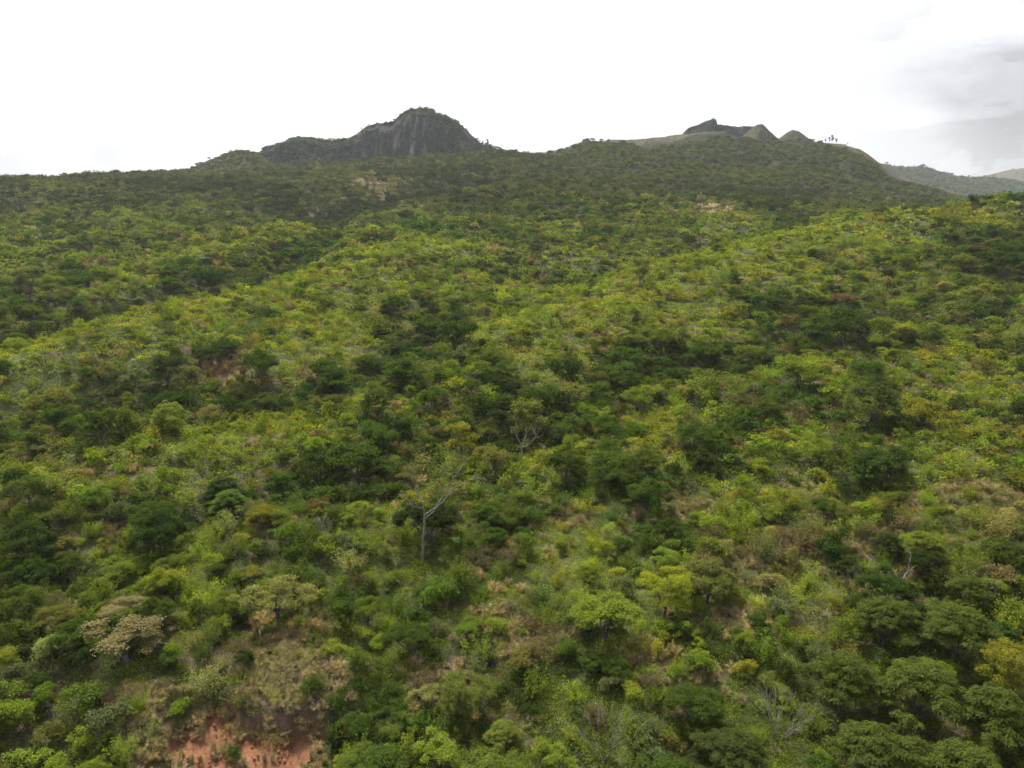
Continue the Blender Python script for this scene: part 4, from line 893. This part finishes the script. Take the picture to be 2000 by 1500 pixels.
def spray(name, label, px, py, h, lean, seed, mat=None, n=9, cat='bare shrub'):
    rng = np.random.default_rng(seed); root, m = base(name, label, cat, px, py, 'leafless shrubs'); H = h*m; paths = []
    for k in range(n):
        a = rng.uniform(0, 6.28); branching(np.array([rng.uniform(-.1, .1), rng.uniform(-.1, .1), -.1]), norm(np.array([math.cos(a)*.5+lean, math.sin(a)*.5, 1.])), H*.38, .03, 3, rng, paths, (2, 3), .72, .45, .1)
    obj('branch', wood_mesh('bare_branches', paths, mat or M_PALE, 4), root); return root
spray('bare_shrub', 'leafless pale shrub with many fine branches near the bottom right', 1520, 1450, 105, .1, 81, M_GREY, n=7)
spray('bare_shrub', 'tangled grey fallen branches at the lower left edge of the dry grass', 105, 1408, 55, .9, 82, n=7)
spray('bare_shrub', 'grey leafless shrub at the bottom edge right of centre', 1185, 1490, 115, -.15, 83, M_GREY, n=6)
spray('bare_shrub', 'thin grey leafless shrub in the scrub left of the dark spreading tree', 1550, 690, 60, 0, 84, n=7)
spray('bare_shrub', 'dark grey leafless shrub touching the dark spreading tree on its right', 1688, 690, 55, 0, 85, M_TWIG, n=9)
spray('bare_shrub', 'small white branch cluster on the middle right slope', 1398, 905, 40, .5, 86, n=3)
spray('bare_shrub', 'brown leafless shrub on the slope left of the leaning dead trunk', 1660, 1170, 70, 0, 87, M_TWIG, n=5)
spray('bare_shrub', 'grey twiggy tangle beside the rusty crowned tree', 640, 1060, 60, -.3, 88, n=6)
spray('bare_shrub', 'pale leafless stems left of the flat green tree on the right slope', 1520, 770, 40, .6, 89, n=5)
spray('bare_shrub', 'grey thin shrub below the silvery tree', 745, 735, 45, .2, 90, n=7)
def post():
    root, m = base('wooden_post', 'small white weathered post at the top of the dry grass strip', 'post', 508, 1245)
    rng = np.random.default_rng(5); obj('post_shaft', wood_mesh('post_shaft', [(np.array([(0, 0, -.3), (.01, 0, .25), (-.01, .01, .62)]), np.array([.055, .052, .045]))], bark_mat('white_wood', (.5, .49, .45), (.75, .73, .68)), 6), root)
    obj('post_cap', wood_mesh('post_cap', [(np.array([(-.01, .01, .6), (-.01, .01, .64), (-.01, .01, .66)]), np.array([.052, .05, .01]))], bark_mat('cap_wood', (.4, .38, .33), (.6, .58, .5)), 6), root)
post()
def palm(px, py, hpx, label, seed):
    rng = np.random.default_rng(seed); root, m = base('palm_tree', label, 'palm', px, py, 'palms on the hill'); H = hpx*m*.62; R = hpx*m*.55
    obj('trunk', wood_mesh('palm_trunk', [limb((0, 0, -.3), (0, 0, H), .16, .12, rng, .02, 6)], M_BARK, 6), root)
    for k in range(13):
        a = k*2*math.pi/13+rng.uniform(-.2, .2); el = rng.uniform(.1, 1.1); t = np.linspace(0, 1, 12)
        mid = np.stack([np.cos(a)*R*t*math.cos(el)*1.1, np.sin(a)*R*t*math.cos(el)*1.1, H+R*(math.sin(el)*t-.75*t*t)], 1)
        C = np.repeat(mid, 6, 0); n = len(C); sd = np.tile([-1, 1], n//2); perp = np.array([-math.sin(a), math.cos(a), 0]); w = .14*R*np.sin(np.repeat(t, 6)*math.pi*.9+.2)
        C = C+perp*(sd*w)[:, None]+rng.normal(size=C.shape)*.03; C[:, 2] -= w*.5; C = np.concatenate([C, mid]); sd = np.concatenate([sd, np.ones(12)]); w = np.concatenate([w, np.full(12, .1)]); n = len(C)
        me = leaves_mesh('palm_leaflets', C, norm(np.array([0, 0, 1.])+rand_dirs(n, rng)*.4), perp*sd[:, None]+np.array([math.cos(a), math.sin(a), -.5]), np.maximum(w*2.2, .12), R*.05, M_LEAF, rng)
        f = obj('frond', me, root); f['tint'] = [.04, .06, .02]
palm(1975, 402, 30, 'dark palm standing against the sky on the right ridge', 91)
def crest_trees():
    for i, (px, h) in enumerate(((1612, 10), (1619, 13), (1625, 16), (1633, 12), (1655, 6), (952, 14), (943, 9))):
        cols = P_RIGHT if px > 1000 else P_CLIFF; py = skyline(cols, px); dd = (640-.06*(px-1500)) if px > 1000 else 700
        x = float(side_of(px, py))*dd; z = CAMZ+float(slope_of(py))*dd; m = dd/FPX
        o = bpy.data.objects.new('crest_tree', None); COL.objects.link(o); o.location = (x, dd, z-.8); rng = np.random.default_rng(200+i)
        o['category'] = 'tree'; o['group'] = 'tiny trees on the mountain crests'; o['label'] = ('leftmost tiny tree of the row on the right mountain crest', 'second tiny tree of the row on the right mountain crest', 'tallest tiny tree of the row on the right mountain crest', 'rightmost tiny tree of the row on the right mountain crest', 'lone low bush tree right of the row on the mountain crest', 'taller slim tree on the slope right of the cliff peak', 'shorter slim tree on the slope right of the cliff peak')[i]
        H = h*m; s = H/4.6; pr = TP[('loose', 1)][i % 3]; c = obj('crown', pr.crown, o); c['tint'] = [.04, .05, .02]; obj('trunk', pr.trunk, o); o.scale = (s*.45, s*.45, s)
crest_trees()

for a in ((825, 1060, 'the tall bare forked tree'), (430, 1440, 'the red earth bank'), (508, 1240, 'the small white post'), (1018, 870, 'the small white-limbed tree'), (1740, 1160, 'the leaning dead trunk'), (1520, 1440, 'the leafless pale shrub'),
          (1820, 1300, 'the huge feathery tree'), (1560, 745, 'the bright green flat-topped tree'), (1620, 670, 'the large dark spreading tree'), (250, 1260, 'the broad buff-leaved tree'), (110, 1400, 'the fallen grey branches'), (1180, 1230, 'the wide yellow-green tree'),
          (625, 1010, 'the rusty crowned tree'), (1030, 1270, 'the straw coloured grass tuft'), (900, 1480, 'the bottom centre tree'), (1810, 830, 'the golden brown crowned tree'), (1260, 990, 'the dark short-trunked tree'), (545, 1190, 'the flat-topped pale olive tree'),
          (1970, 1350, 'the golden green tree at the right edge'), (1380, 1150, 'the dense olive thicket'), (270, 1050, 'the dark trees of the left hollow'), (60, 1100, 'the dark tree at the left edge'), (110, 820, 'the large olive brown mass'), (430, 715, 'the reddish bare patch'),
          (1640, 1065, 'the brown slope of dead stems'), (890, 690, 'the dark dome tree'), (765, 775, 'the tiny lone dark tree'), (420, 560, 'the tallest tree of the left gully'), (1400, 895, 'the small white branch cluster'), (1900, 980, 'the brown strip at the right edge'),
          (1715, 520, 'the lone tree in the bright meadow'), (1210, 710, 'the rounded tree of the middle slope'), (1000, 1100, 'the light scrub right of the bare tree'), (450, 880, 'the bright scrub of the left slope'), (1185, 1450, 'the grey leafless shrub'), (800, 1270, 'the dark low tree left of the straw tuft')):
    mark(*a)
things()

# ------------------------------------------------------------------ haze
def haze():
    import bmesh
    bm = bmesh.new(); bmesh.ops.create_cube(bm, size=1); me = bpy.data.meshes.new('haze'); bm.to_mesh(me); bm.free()
    zt = 190.; zb = -75.; o = obj('haze', me, kind='stuff', label='thin pale haze over the valley and mountains'); o.scale = (16000, 6400, zt-zb); o.location = (0, 3150, (zt+zb)/2)
    m, nt = new_mat('haze_air'); out = N(nt, 'ShaderNodeOutputMaterial'); v = N(nt, 'ShaderNodeVolumePrincipled'); v.inputs['Color'].default_value = (.86, .93, 1, 1); v.inputs['Density'].default_value = .00011; v.inputs['Anisotropy'].default_value = .2
    nt.links.new(v.outputs[0], out.inputs['Volume']); me.materials.append(m)
haze()
print('tris', sum(len(m.loop_triangles) if m.loop_triangles else sum(1 for p in m.polygons)*2 for m in bpy.data.meshes), 'things', len(LIST))
